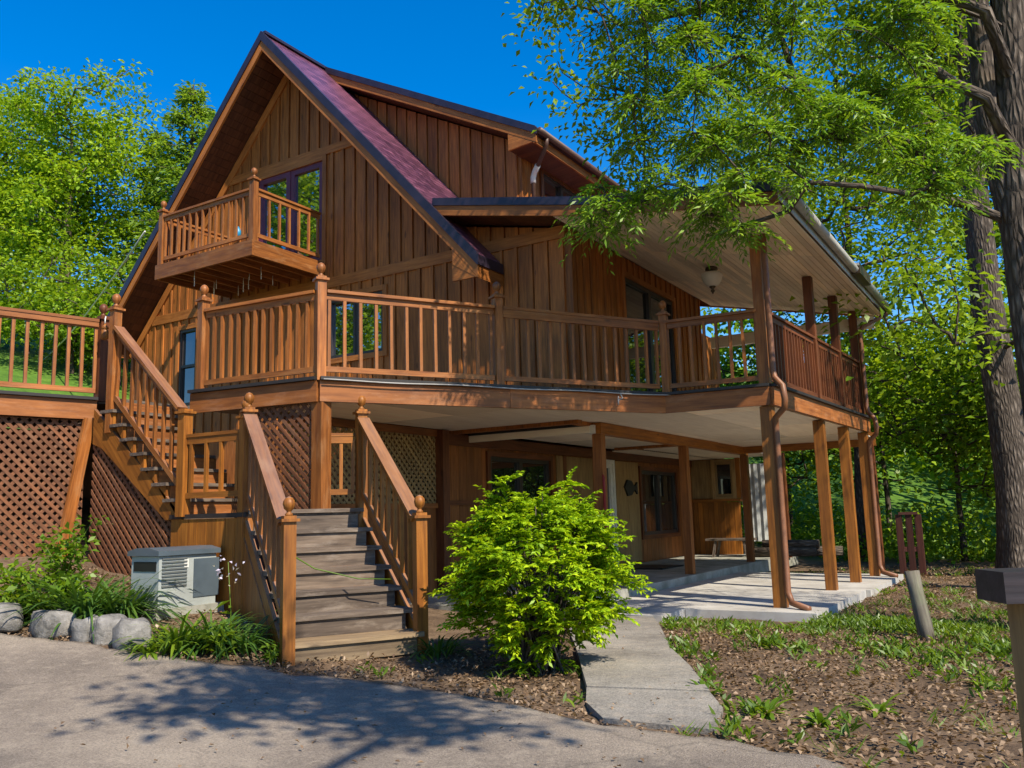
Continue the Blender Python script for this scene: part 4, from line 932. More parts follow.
# ------------------------------------------------------------------ plants
def leaves(name, P, D, ln, wd, mat, parent=None, seed=0, up=.5, fold=.25, jit=.35):
    """one diamond leaf per point P, growing along D (unit-ish), random roll with normals biased upward"""
    r = np.random.default_rng(seed); n = len(P); P = np.asarray(P, 'f'); D = np.asarray(D, 'f')+r.normal(0, jit, (n, 3)); D /= np.linalg.norm(D, axis=1, keepdims=True)+1e-9
    N_ = r.normal(0, 1, (n, 3)); N_[:, 2] = np.abs(N_[:, 2])+up*2; S = np.cross(D, N_); S /= np.linalg.norm(S, axis=1, keepdims=True)+1e-9; N_ = np.cross(S, D)
    L = (ln*r.uniform(.6, 1.25, n))[:, None]; W = (wd*r.uniform(.7, 1.2, n))[:, None]
    v = np.empty((n, 4, 3), 'f'); v[:, 0] = P; v[:, 1] = P+D*L*.5+S*W*.5+N_*W*fold; v[:, 2] = P+D*L-N_*L*.12; v[:, 3] = P+D*L*.5-S*W*.5+N_*W*fold
    me = bpy.data.meshes.new(name); quads(me, v.reshape(-1, 3), np.arange(n*4).reshape(n, 4)); me.materials.append(mat)
    o = bpy.data.objects.new(name, me); COL.objects.link(o); hang(o, parent); return o

def branches(mb, roots, targets, tip=.006, expo=.5, droop=.0, rmax=.2, seed=0, sides=6):
    """joins every target to its nearest already joined node, then draws the limbs; returns (ends, parents)"""
    r = np.random.default_rng(seed); roots = np.array(roots, float); T = np.array(targets, float)
    d0 = np.array([np.min(np.linalg.norm(roots-t, axis=1)) for t in T]); order = np.argsort(d0)
    nodes = [q for q in roots]; par = [-1]*len(roots); nr = len(roots)
    for i in order:
        A = np.array(nodes); dd = np.linalg.norm(A-T[i], axis=1)+np.maximum(0, A[:, 2]-T[i][2])*.9
        dd[:nr] *= 1.0; k = int(np.argmin(dd)); nodes.append(T[i]); par.append(k)
    cnt = np.ones(len(nodes))
    for i in range(len(nodes)-1, nr-1, -1):
        if par[i] >= 0: cnt[par[i]] += cnt[i]
    for i in range(nr, len(nodes)):
        a, b = Vector(nodes[par[i]]), Vector(nodes[i]); L = (b-a).length
        rb = min(rmax, tip*cnt[i]**expo); ra = min(rmax, max(rb, tip*(cnt[i]+1)**expo*1.05))
        mid_ = (a+b)/2+Vector(r.normal(0, .07*L, 3))+Vector((0, 0, droop*L))
        mb.tube([a, mid_, b], [ra, (ra+rb)/2, rb], sides if rb > tip*2 else 4, False)
    return np.array(nodes), np.array(par), nr

def crown_points(c, R, n, r, lobes=9, shell=.55):
    """clump centres in a union of lobes inside the ellipsoid c,R"""
    out = []; c = np.array(c); R = np.array(R)
    L = []
    for i in range(lobes):
        v = r.normal(0, 1, 3); v /= np.linalg.norm(v); L.append((v*r.uniform(.3, .72), r.uniform(.3, .52)))
    while len(out) < n:
        l, s = L[r.integers(lobes)]; v = r.normal(0, 1, 3); v /= np.linalg.norm(v); q = l+v*s*r.uniform(shell, 1)
        out.append(c+q*R)
    return np.array(out)

def leaf_cloud(r, C_, n, sig, outward=None):
    k = r.integers(0, len(C_), n); off = r.normal(0, 1, (n, 3))*sig; P = C_[k]+off; D = off/(np.linalg.norm(off, axis=1, keepdims=True)+1e-6)
    D[:, 2] = D[:, 2]*.5-.15; return P, D

def tree(label, x, y, h, tr, crown_c, crown_R, ncl, nleaf, ln, wd, mat, bark='bark', group=None, seed=0, lean=(0, 0), sig=.35, name='tree', lobes=10, base=None):
    r = np.random.default_rng(seed); z = tz1(x, y) if base is None else base
    t = thing(name, label, 'tree', (x, y, z), group)
    tb_ = MB(seed); n = 9; pts = [(x+lean[0]*(i/n)+(r.normal(0, .02*h/8) if 0 < i else 0), y+lean[1]*(i/n)+(r.normal(0, .02*h/8) if 0 < i else 0), z-.2+(h*.86+.2)*i/n) for i in range(n+1)]
    rs = [tr*(1.35 if i == 0 else 1-.86*(i/n)**1.1) for i in range(n+1)]; tb_.tube(pts, rs, 12)
    cl = crown_points((x+lean[0]*.7+crown_c[0], y+lean[1]*.7+crown_c[1], z+crown_c[2]), crown_R, ncl, r, lobes)
    cl = cl[cl[:, 2] > z+.8]
    roots = [p for p in np.array(pts)[2:]]; roots = np.array([roots[i]*(1-f)+roots[i+1]*f for i in range(len(roots)-1) for f in (0, .25, .5, .75)]+[roots[-1]])
    branches(tb_, roots, cl, .012, .52, .05, tr*.45, seed)
    tb_.build('trunk', M[bark], t)
    P, D = leaf_cloud(r, cl, nleaf, sig*np.array([1, 1, .6])); leaves('crown', P, D, ln, wd, M[mat], t, seed)
    return t
def copytree(t, x, y, rz, s, label, group=None):
    c = t.copy(); COL.objects.link(c); c.location = (x, y, tz1(x, y)); c.rotation_euler = (0, 0, rz); c.scale = (s, s, s*1.05); c['label'] = label
    if group: c['group'] = group
    for ch in t.children:
        k = ch.copy(); COL.objects.link(k); k.parent = c; k.matrix_parent_inverse = ch.matrix_parent_inverse.copy()
    return c

# --- hillside trees at left
GL_ = 'trees on the hillside left of the house'
def on(px, d): q = at(px, 400, d); return q.x, q.y
tA = tree('tall bright lime broadleaf tree on the hillside, leftmost', *on(58, 28.7), 9.4, .24, (0, 0, 5.7), (3.5, 3.5, 4.9), 300, 20000, .175, .115, 'leaf_hill', 'barkpale', GL_, 1, sig=.27, name='broadleaf_tree', lobes=26)
copytree(tA, *on(-20, 31), 4.0, .92, 'lime broadleaf tree partly cut off by the left edge of the photo', GL_)
def conifer(label, x, y, h, R, seed, group):
    r = np.random.default_rng(seed); z = tz1(x, y); t = thing('conifer_tree', label, 'tree', (x, y, z), group); tb_ = MB(seed)
    tb_.tube([(x, y, z-.2), (x, y, z+h*.5), (x, y, z+h)], [.22, .13, .02], 8); P = []; D = []
    nb = 170
    for i in range(nb):
        f = (i/nb)**.85; zz = z+h*(.06+.93*f); L = R*(1-f)**.75*r.uniform(.65, 1.1)+.15; a = r.uniform(0, 6.283); d = np.array([math.cos(a), math.sin(a), 0])
        e = np.array([x, y, zz])+d*L+np.array([0, 0, L*(.12-.25*(1-f))]); tb_.tube([(x, y, zz), tuple((np.array([x, y, zz])+e)/2+[0, 0, .1*L]), tuple(e)], [.03, .02, .006], 4, False)
        m_ = int(120*L/R)+20; s = r.uniform(.25, 1.05, m_); q = np.array([x, y, zz])+(e-[x, y, zz])*s[:, None]+np.array([0, 0, .1*L])*np.sin(np.pi*np.clip(s, 0, 1))[:, None]
        sd_ = np.cross(d, [0, 0, 1]); lat = r.normal(0, .22*L/2+.08, m_); P.append(q+sd_*lat[:, None]+r.normal(0, .09, (m_, 3))); D.append(d*.8+sd_*np.sign(lat)[:, None]*.6+np.array([0, 0, -.15]))
    tb_.build('trunk', M['bark'], t); leaves('crown', np.concatenate(P), np.concatenate(D), .24, .075, M['leaf_fir'], t, seed, jit=.45)
    return t
cA = conifer('tall slim conifer on the hillside just left of the gable', *on(184, 28.3), 10.6, 2.6, 11, GL_)
def cc(x, y, rz, s, l): return copytree(cA, x, y, rz, s, l, GL_)
cc(*on(148, 30), 2, .80, 'lower conifer on the hillside between the slim conifer and the lime tree'); cc(*on(212, 27), 4, .84, 'shorter conifer on the hillside hidden partly by the gable rake')
hs_ = tree('low leafy shrub on the hillside behind the walkway railing', *on(70, 25), 3.2, .06, (0, 0, 1.7), (2.4, 2.4, 1.7), 110, 3800, .16, .10, 'leaf_lime', 'bark', 'shrubs on the hillside', 21, sig=.3, name='shrub')
copytree(hs_, *on(25, 27), 2, 1.0, 'leafy shrub on the hillside below the lime tree', 'shrubs on the hillside'); copytree(hs_, *on(-10, 26), 4, .9, 'leafy shrub on the hillside at the left edge of the photo', 'shrubs on the hillside')
copytree(hs_, *on(118, 25), 1, 1.1, 'leafy shrub on the hillside beside the house corner', 'shrubs on the hillside')

# --- trees at right
GR = 'woodland trees right of the house'
bA = tree('tall woodland tree with thin dark trunk behind the porch roof', -4.2, 23.5, 15, .17, (0, 0, 10.5), (4.2, 4.2, 5.8), 190, 9500, .18, .11, 'leaf_lime', 'bark', GR, 31, (.3, .2), .36, 'woodland_tree', 16)
copytree(bA, 1.6, 27, 1.7, 1.0, 'woodland tree right of the porch roof, its crown over the grey trunk', GR)
copytree(bA, -1.2, 33, 4.4, 1.15, 'woodland tree far behind the porch end', GR)
copytree(bA, 8.5, 36, 5.4, 1.1, 'woodland tree far back at the right edge', GR)
copytree(bA, -8.5, 31, .6, 1.0, 'woodland tree behind the house and the porch', GR)
mA = tree('young leafy tree with low branches right of the porch end posts', .1, 21.0, 6.2, .07, (0, 0, 3.1), (2.6, 2.6, 2.9), 190, 6500, .16, .10, 'leaf_lime', 'bark', 'young trees at the wood edge', 32, (.1, .1), .26, 'young_tree', 14)
for x, y, rz, s, l in ((-1.9, 23.0, 1, 1.1, 'young tree at the wood edge directly behind the end porch post'), (2.9, 22.5, 2.2, 1.0, 'young tree at the wood edge beside the grey trunk'), (2.4, 28.5, 3.1, 1.5, 'taller young tree deeper in the wood left of the grey trunk'), (-4.0, 26.5, 4, 1.25, 'young tree seen between the porch posts'), (5.2, 28.0, 5, 1.4, 'young tree seen right of the grey trunk'), (-6.5, 25.5, .5, 1.1, 'young tree behind the far porch end')):
    copytree(mA, x, y, rz, s, l, 'young trees at the wood edge')
r = np.random.default_rng(77)     # far wood and its undergrowth read as one mass
n = 13000; a = r.uniform(0, 1, n); bx = -16+a*46; by = 36+8*np.sin(a*9)+r.uniform(-3, 6, n)+np.abs(a-.5)*-6; bz = tz(bx, by)+r.uniform(0, 1, n)**1.4*(5+2.5*np.sin(bx*.9)+2*np.sin(bx*.37+1))
o = leaves('woods', np.stack([bx, by, bz], -1), r.normal(0, 1, (n, 3)), .45, .3, M['leaf_lime'], None, 78); o['kind'] = 'stuff'
n = 11000; bx = r.uniform(-9, 8, n); by = 20.8+r.uniform(0, 5, n)+.35*np.abs(bx); cl = .5+.5*np.sin(bx*2.1+np.sin(by*1.7)*2); k = (by > 21.3) | (bx > -1.2); bx, by, cl = bx[k], by[k], cl[k]
bz = tz(bx, by)+r.uniform(0, 1, len(bx))*(.35+1.1*cl); o = leaves('undergrowth', np.stack([bx, by, bz], -1), r.normal(0, 1, (len(bx), 3)), .15, .10, M['leaf_lime'], None, 79); o['kind'] = 'stuff'

# grey trunk B
def big_trunk(mb, pts, rs, seed, sides=20):
    k0 = len(mb.v); mb.tube(pts, rs, sides); rr_ = np.random.default_rng(seed)
    c = np.interp
    zs = [p[2] for p in pts]
    for i in range(k0, len(mb.v)):
        v = np.array(mb.v[i]); cx, cy = c(v[2], zs, [p[0] for p in pts]), c(v[2], zs, [p[1] for p in pts]); a = math.atan2(v[1]-cy, v[0]-cx)
        s = 1+.05*math.sin(3*a+v[2]*.7)+.04*math.sin(7*a+v[2]*1.3)+rr_.normal(0, .01); mb.v[i] = (cx+(v[0]-cx)*s, cy+(v[1]-cy)*s, v[2])
tB_ = thing('oak_tree', 'large grey furrowed trunk sunlit on its right side, behind the capped post', 'tree', (-.85, 18.3, 0), GR)
q0 = at(1019, 566, 15.2); z0 = tz1(q0.x, q0.y); bx, by = q0.x, q0.y
mb = MB(180); hh = [(-.25, .46), (.1, .38), (.6, .33), (1.6, .30), (3, .285), (5, .265), (7, .23), (9.5, .15), (12, .09)]
ptsB = [(bx+.05*math.sin(h_*.8), by+.02*h_, z0+h_) for h_, _ in hh]; big_trunk(mb, ptsB, [q for _, q in hh], 3)
rB = np.random.default_rng(61); clB = crown_points((bx-.5, by, z0+11), (3.6, 3.4, 3.4), 170, rB, 14)
rootsB = np.array([np.array(ptsB[i])*(1-f)+np.array(ptsB[i+1])*f for i in range(4, 8) for f in (0, .25, .5, .75)])
extra = np.array([[*at(px, py, d)] for px, py, d in ((950, 268, 15), (920, 290, 14.8), (890, 330, 14.5), (940, 330, 15), (905, 265, 14.8), (870, 300, 14.2), (955, 345, 15), (1015, 330, 14.6))])
branches(mb, rootsB, np.concatenate([clB, extra]), .014, .5, .04, .12, 4); mb.build('trunk', M['bark'], tB_)
P, D = leaf_cloud(rB, np.concatenate([clB, extra, extra]), 8500, np.array([.5, .5, .32])); leaves('crown', P, D, .165, .10, M['leaf_lime'], tB_, 62)

# near tree A with its drooping feathery sprays
qa = at(1050, 500, 8.6); ax_, ay_ = qa.x, qa.y; za = tz1(ax_, ay_)
tA_ = thing('willow_oak_tree', 'dark trunk at the right edge with drooping feathery branches over the porch roof', 'tree', (ax_, ay_, za), GR)
mb = MB(181); hh = [(-.3, .38), (.2, .29), (1, .25), (2.2, .225), (3.2, .215), (4.2, .20), (5.4, .18), (7, .17), (9, .14), (14.5, .06)]
ptsA = [(ax_+.02*h_+.04*math.sin(h_*1.1), ay_+.02*h_, za+h_) for h_, _ in hh]; big_trunk(mb, ptsA, [q for _, q in hh], 9)
lim = [Vector(ptsA[4])+Vector((.1, .05, -.3)), Vector(ptsA[5])+Vector((-.06, .02, 0)), Vector(ptsA[6])+Vector((-.26, -.05, 0)), Vector(ptsA[7])+Vector((-.30, -.1, 0)), Vector(ptsA[8])+Vector((-.3, -.1, .2))]
mb.tube(lim, [.17, .155, .13, .11, .07], 14)
def limb(px_pts, rs_): mb.tube([at(*q) for q in px_pts], rs_, 10)
def limb_from(h_, px_pts, rs_):
    i = next(k for k in range(len(ptsA)-1) if ptsA[k+1][2] > za+h_); f_ = (za+h_-ptsA[i][2])/(ptsA[i+1][2]-ptsA[i][2])
    mb.tube([Vector(ptsA[i]).lerp(Vector(ptsA[i+1]), f_)]+[at(*q) for q in px_pts], rs_, 10, False)
limb_from(4.9, [(985, 97, 8.6), (955, 84, 8.65), (930, 66, 8.7), (908, 55, 8.8), (885, 44, 8.9)], [.075, .06, .052, .044, .036, .022])
limb_from(5.75, [(985, 10, 8.7), (960, 2, 8.8), (925, -4, 8.9), (880, -8, 8.9)], [.07, .06, .05, .04, .03])
mb.tube([at(*q) for q in [(885, 145, 8.9), (862, 128, 8.8), (840, 110, 8.8), (815, 103, 8.7), (795, 82, 8.7), (790, 60, 8.6)]], [.02, .024, .03, .026, .02, .012], 8, False)
r = np.random.default_rng(91)
def in_poly(pl, x, y):
    c = False
    for i in range(len(pl)):
        (x1, y1), (x2, y2) = pl[i], pl[i-1]
        if (y1 > y) != (y2 > y) and x < (x2-x1)*(y-y1)/(y2-y1)+x1: c = not c
    return c
env = [(610, -200), (600, 60), (625, 110), (612, 170), (582, 196), (568, 232), (598, 238), (640, 205), (690, 188), (700, 232), (735, 236), (770, 212), (812, 200), (812, 160), (850, 130), (872, 168), (905, 205), (945, 222), (985, 206), (1002, 180), (990, 130), (950, 95), (940, 40), (970, 0), (980, -200)]
cl = []
while len(cl) < 250:
    px, py = r.uniform(560, 1010), r.uniform(-200, 245)
    if in_poly(env, px, py):
        d = 9.0-.5*max(0, py/240)+r.uniform(-.7, .5) if px > 620 else r.uniform(8.6, 9.3)
        cl.append(at(px, py, d))
cl = np.array([[*q] for q in cl])
far = crown_points((ax_+.2, ay_-2.6, za+15.4), (2.2, 1.7, 1.9), 60, r, 10)
far = np.concatenate([far, crown_points((ax_+2.3, ay_-.2, za+6.4), (1.9, 1.5, 1.8), 45, r, 8)])
rootsA = np.array([np.array(ptsA[i])*(1-f)+np.array(ptsA[i+1])*f for i in range(4, 9) for f in (0, .3, .6)]+[[*q] for q in lim])
limb_pts = np.array([[*at(px, py, d+.8)] for px, py, d in ((982, 95, 8.5), (955, 82, 8.4), (930, 65, 8.3), (908, 55, 8.2), (880, 40, 8.1), (840, 100, 8.0), (815, 105, 7.9), (795, 80, 7.9), (790, 60, 7.8), (740, 130, 7.6), (690, 160, 7.5), (650, 185, 7.4), (612, 205, 7.4), (760, 20, 7.8), (700, 10, 7.7), (960, 10, 8.4), (925, 2, 8.2), (880, 145, 8.0))])
nodes, par, nr = branches(mb, rootsA, np.concatenate([limb_pts, cl, far]), .0042, .5, .05, .075, 5); mb.build('trunk', M['bark'], tA_)
# sprays: each clump gives several hanging twigs, leaves set along them
def sprays(r, C_, per, L, nl, droop=.6, flat=.5, out_from=None):
    P, D, tw = [], [], []
    for c in C_:
        for k in range(per):
            a = r.uniform(0, 6.283); d = np.array([math.cos(a), math.sin(a), r.normal(-.1, flat*.5)]); l_ = L*r.uniform(.5, 1.2)
            s = np.linspace(.08, 1, nl); q = c+d*l_*s[:, None]; q[:, 2] -= droop*l_*s**2; sd_ = np.cross(d, [0, 0, 1]); sd_ /= np.linalg.norm(sd_)+1e-9
            sg = np.where(np.arange(nl) % 2, 1, -1)[:, None]; dd = d*.75+sd_*sg*.75; dd[:, 2] -= droop*s; P.append(q+r.normal(0, .008, q.shape)); D.append(dd); tw.append((c, q[nl//2], q[-1]))
    return np.concatenate(P), np.concatenate(D), tw
P1, D1, tw1 = sprays(r, cl, 13, .40, 16, .5)
P2, D2 = leaf_cloud(r, far, 4200, np.array([.4, .4, .3]))
leaves('crown', np.concatenate([P1, P2]), np.concatenate([D1, D2]), .106, .023, M['leaf_oak'], tA_, 92, up=.6, jit=.22)
tm = MB(182)
for a_, b_, c_ in tw1[::2]: tm.tube([a_, b_, c_], [.004, .003, .0015], 3, False)
tm.build('twigs', M['bark'], tA_)

# broadleaf boughs seen behind those sprays, above the dormer: a second tree whose trunk is out of view on the right
tC = thing('broadleaf_tree', 'yellow green broadleaf boughs hanging in front of the sky above the dormer', 'tree', (3.4, 13.6, 0), GR)
mb = MB(183); zc = tz1(3.4, 13.6); ptsC = [(3.4-.05*h_, 13.6-.03*h_, zc+h_) for h_ in (-.3, 1, 3, 5, 7, 9, 11)]; big_trunk(mb, ptsC, [.35, .26, .23, .20, .16, .12, .05], 12)
env2 = [(525, -150), (540, 15), (522, 60), (530, 95), (572, 125), (612, 160), (640, 195), (690, 205), (760, 150), (830, 160), (1000, 90), (1000, -150)]
c2 = []
while len(c2) < 120:
    px, py = r.uniform(515, 1000), r.uniform(-150, 210)
    if in_poly(env2, px, py) and (px < 650 or (py < 0 and r.random() < .25)): c2.append(at(px, py, r.uniform(9.0, 9.5) if py > 60 else r.uniform(8.8, 10.8)))
c2 = np.array([[*q] for q in c2]); farC = crown_points((2.8, 13.2, zc+10.5), (2.6, 2.4, 2.2), 70, r, 10)
limC = np.array([[*at(px, py, d)] for px, py, d in ((1060, 0, 11.2), (980, -20, 10.9), (900, -25, 10.6), (820, -20, 10.3), (740, -5, 10), (700, 10, 9.9), (650, 20, 9.8), (610, 60, 9.6), (640, 110, 9.5))])
branches(mb, np.array(ptsC[2:]), np.concatenate([limC, c2, farC]), .005, .5, .05, .09, 6); mb.build('trunk', M['bark'], tC)
P, D = leaf_cloud(r, c2, 5600, np.array([.15, .15, .11])); P3, D3 = leaf_cloud(r, farC, 3000, np.array([.42, .42, .3]))
leaves('crown', np.concatenate([P, P3]), np.concatenate([D, D3]), .085, .05, M['leaf_lime'], tC, 93, up=.4)

# off to the right of the frame: the tree whose boughs shade the drive and steps, and one behind the camera mirrored in the windows
shade = tree('broadleaf tree out of frame at right shading the driveway and steps', 6.6, -2.7, 9, .10, (-2.7, 2.7, 7.5), (1.7, .62, .9), 50, 1000, .15, .09, 'leaf_lime', 'bark', None, 41, (-2.4, 2.4), sig=.2, name='broadleaf_tree', lobes=7)
r = np.random.default_rng(43); sp_ = crown_points((2.3, 2.1, 8.0), (1.7, 1.0, 1.3), 60, r, 10); P, D = leaf_cloud(r, sp_, 800, np.array([.16, .16, .12])); leaves('side_boughs', P, D, .15, .09, M['leaf_lime'], shade, 44)
tw_ = MB(45); branches(tw_, [(2.3, 1.6, 7.5), (3.9, .3, 7)], sp_, .006, .5, .03, .06, 46); tw_.build('side_limbs', M['bark'], shade)
for x, y, rz, s_, l in ((-26, -6, 1, 1.5, 'tall broadleaf tree across the drive mirrored in the gable windows'), (-19, -13, 3, 1.4, 'broadleaf tree across the drive nearest the camera side')):
    copytree(tA, x, y, rz, s_, l, 'trees across the drive')

# --- the lime bush
q = at(541, 652, 7.0); bx, by = q.x, q.y; bz = tz1(bx, by)
bush = thing('bush', 'round bright lime green bush beside the path before the porch', 'bush', (bx, by, bz))
r = np.random.default_rng(15); sm = MB(190); tips = []
for i in range(520):
    v = r.normal(0, 1, 3); v[2] = v[2]*.9+.02; v /= np.linalg.norm(v)
    bump = 1+.12*math.sin(v[0]*7+1)+.12*math.sin(v[1]*6+v[2]*5)
    c = np.array([bx, by, bz+.76]); R = np.array([.59, .59, .74])*r.uniform(.62, 1.0)*bump; p = c+v*R; p[2] = max(p[2], bz+r.uniform(.06, .25)); tips.append(p)
tips = np.array(tips); Pb, Db = [], []
for i, p in enumerate(tips):
    o_ = np.array([bx, by, bz+.25]); d = p-o_; d /= np.linalg.norm(d); hd = np.array([d[0], d[1], 0]); hd = hd/(np.linalg.norm(hd)+1e-6)
    if i % 6 == 0: sm.tube([(bx+r.normal(0, .07), by+r.normal(0, .07), bz), tuple(o_*.5+p*.5+[0, 0, .06]), tuple(p)], [.014, .008, .004], 5, False)
    for k in range(4):
        dd = hd*.8+np.array([0, 0, .22])+r.normal(0, .30, 3); dd /= np.linalg.norm(dd); L = r.uniform(.10, .24); m_ = 16; s = np.linspace(.0, 1, m_); qd = p+dd*L*s[:, None]; qd[:, 2] -= .15*L*s**2
        sd_ = np.cross(dd, [0, 0, 1]); sd_ /= np.linalg.norm(sd_)+1e-9; sg = np.where(np.arange(m_) % 2, 1, -1)[:, None]
        Pb.append(qd); e = dd*.7+sd_*sg*.8; e[:, 2] -= .25*s; Db.append(e)
leaves('foliage', np.concatenate(Pb), np.concatenate(Db), .060, .025, M['leaf_bush'], bush, 16, up=1.0, jit=.2)
sm.build('stems', M['bark'], bush)

# --- strap leaf clumps and weeds
def blades(name, x, y, n, L, wd, mat, parent, seed, z=None, spread=.12, arch=.9):
    r = np.random.default_rng(seed); V, Fq = [], []; z = tz1(x, y) if z is None else z; S = 6
    for i in range(n):
        a = r.uniform(0, 6.283); d = np.array([math.cos(a), math.sin(a), 0]); l_ = L*r.uniform(.6, 1.15); b = np.array([x, y, z-.02])+d*r.uniform(0, spread)*1.0; s = np.linspace(0, 1, S); lift = r.uniform(.55, 1.15); ar = arch*r.uniform(.6, 1.3)
        c = b+d*(l_*(s**1.25)*.8)[:, None]+np.array([0, 0, 1])*(l_*(lift*s-ar*.75*s**2))[:, None]; sd_ = np.array([-d[1], d[0], 0]); w_ = wd*(np.sin(np.pi*(.12+.88*s))**.7+.02)*r.uniform(.7, 1.2); w_[-1] = wd*.04
        k = len(V)*0+sum(len(v) for v in V); V.append(np.stack([c-sd_*w_[:, None]/2, c+sd_*w_[:, None]/2+[0, 0, .0]], 1).reshape(-1, 3))
        for j in range(S-1): Fq.append((k+2*j, k+2*j+1, k+2*j+3, k+2*j+2))
    me = bpy.data.meshes.new(name); quads(me, np.concatenate(V), np.array(Fq)); me.materials.append(mat); me.polygons.foreach_set('use_smooth', [True]*len(Fq))
    o = bpy.data.objects.new(name, me); COL.objects.link(o); hang(o, parent); return o
def clump(px, py, d, n, L, wd, label, seed, group, mat='leaf_blade', arch=.9, spread=.14, name='strap_leaf_plant'):
    q = at(px, py, d); o = blades(name, q.x, q.y, n, L, wd, M[mat], None, seed, arch=arch, spread=spread); tag(o, label, 'plant', group); return o
GP = 'strap leaf plants in the bed'
clump(86, 600, 7.95, 260, .80, .028, 'large dark strap leaf clump hanging over the border stones', 201, GP, spread=.30)
clump(124, 592, 8.0, 200, .72, .022, 'strap leaf clump right behind the tallest boulder', 202, GP, spread=.2)
clump(178, 630, 7.2, 120, .50, .026, 'strap leaf clump in front of the generator', 203, GP, spread=.2, mat='leaf_weed')
clump(212, 628, 7.35, 140, .60, .024, 'strap leaf clump between the generator and the stair skirt', 204, GP, spread=.2)
clump(242, 624, 7.3, 110, .5, .024, 'dark strap leaf clump against the stair skirt', 205, GP, spread=.15)
clump(150, 640, 7.0, 50, .34, .026, 'yellowish strap leaf clump right of the boulder', 206, GP, mat='leaf_weed')
clump(437, 638, 7.7, 90, .38, .022, 'dark strap leaf clump at the right foot of the steps', 207, GP, spread=.2)
def leafy(px, py, d, h, R, n, ln, wd, mat, label, seed, group=None, name='leafy_plant', stems=5):
    q = at(px, py, d); x, y = q.x, q.y; z = tz1(x, y); r = np.random.default_rng(seed); t = thing(name, label, 'plant', (x, y, z), group); s = MB(seed); tp = []
    for i in range(stems):
        a = r.uniform(0, 6.283); e = np.array([x+math.cos(a)*R*r.uniform(.2, 1), y+math.sin(a)*R*r.uniform(.2, 1), z+h*r.uniform(.6, 1)]); b = np.array([x+r.normal(0, .03), y+r.normal(0, .03), z-.03]); m_ = (b+e)/2+[0, 0, .15*h]; s.tube([b, m_, e], [.008, .006, .003], 5, False)
        for u in np.linspace(.25, 1, 8): tp.append(b*(1-u)**2+2*m_*u*(1-u)+e*u*u)
    tp = np.array(tp); P, D = leaf_cloud(r, tp, n, np.array([R*.16]*3)); P[:, 2] = np.maximum(P[:, 2], z+.02); D[:, 2] = np.abs(D[:, 2])*.4
    leaves('foliage', P, D, ln, wd, M[mat], t, seed); s.build('stems', M['leaf_weed'], t); return t
GS = 'leafy shrubs before the lattice'
leafy(62, 560, 8.6, .75, .30, 420, .085, .05, 'leaf_mid', 'sunlit leafy shrub rising before the left lattice by the brace board', 211, GS, stems=7)
leafy(18, 578, 8.2, .40, .30, 320, .08, .05, 'leaf_lime', 'low leafy shrub before the left lattice at the photo edge', 212, GS)
leafy(36, 598, 7.9, .25, .35, 260, .09, .05, 'leaf_weed', 'low yellow green plant just behind the left border stones', 213, GS)
leafy(70, 590, 8.1, .35, .3, 200, .09, .06, 'leaf_mid', 'mid green plant between the lattice and the strap leaf clump', 214, GS)
leafy(272, 662, 7.05, .16, .10, 60, .06, .03, 'leaf_weed', 'tiny leafy weed at the foot of the left stair newel', 215)
leafy(222, 650, 7.0, .30, .10, 50, .10, .05, 'leaf_weed', 'upright young weed before the stair skirt', 216)
bl = thing('bluebell', 'single flower stalk with pale lilac bells before the generator', 'flower', tuple(at(232, 640, 7.1)))
q = at(231, 640, 7.1); zb_ = tz1(q.x, q.y); tp = at(228, 568, 7.1)
MB(192).tube([(q.x, q.y, zb_), (q.x-.01, q.y, (zb_+tp.z)/2), (tp.x, tp.y, tp.z+.05)], [.006, .005, .003], 5).build('stalk', M['leaf_weed'], bl)
r = np.random.default_rng(5); Pp = np.array([[*tp]])+r.normal(0, 1, (22, 3))*[.06, .06, .07]; leaves('petals', Pp, r.normal(0, 1, (22, 3)), .04, .024, M['petal'], bl, 6)
leaves('leaves', np.array([[q.x, q.y, zb_+.1+.06*i] for i in range(7)]), r.normal(0, 1, (7, 3))*[1, 1, .3], .14, .05, M['leaf_weed'], bl, 7)

# ground cover right of the path, litter everywhere on the beds (nobody could count them)
r = np.random.default_rng(33)
def on_path(x, y):
    return (y < np.interp(x, kx, ky)+.03) | ((x > -5.3) & (x < -2.38) & (y > 9.6) & (y < 16.65)) | ((x < -5.2) & (y > 8.8))
PE = [(-2.45, 4.8), (-1.7, 4.82), (-1.84, 5.4), (-2.55, 6.74), (-3.02, 7.55), (-3.66, 8.87), (-4.0, 9.65), (-5.3, 9.65), (-4.75, 8.6), (-3.9, 7.2), (-2.96, 5.6), (-2.76, 5.2)]
def free(x, y):
    k = ~on_path(x, y); return k & ~np.array([in_poly(PE, a, b) for a, b in zip(x, y)])
n = 120000; x = r.uniform(-9.6, 5, n); y = r.uniform(4, 21, n); d = np.hypot(x, y); k = r.uniform(0, 1, n) < np.clip((9/d)**1.5, .1, 1); x, y = x[k], y[k]; k = free(x, y) & ~((x < -4.6) & (y > 5.9)); x, y = x[k], y[k]
P = np.stack([x, y, tz(x, y)+r.uniform(.004, .035, len(x))], -1); D = r.normal(0, 1, P.shape)*[1, 1, .25]
o = leaves('leaf_litter', P, D, .044, .025, M['litter'], None, 34, up=1.2, fold=.3); o['kind'] = 'stuff'
n = 700; x = r.uniform(-7, 1, n); y = r.uniform(2.8, 9, n); k = ~free(x, y) & (y < 9.5) & (x > -5 - 0*y); x, y = x[k], y[k]
o = leaves('fallen_leaves', np.stack([x, y, tz(x, y)+.05], -1), r.normal(0, 1, (len(x), 3))*[1, 1, .1], .035, .02, M['litter'], None, 35, up=2.5); o['kind'] = 'stuff'
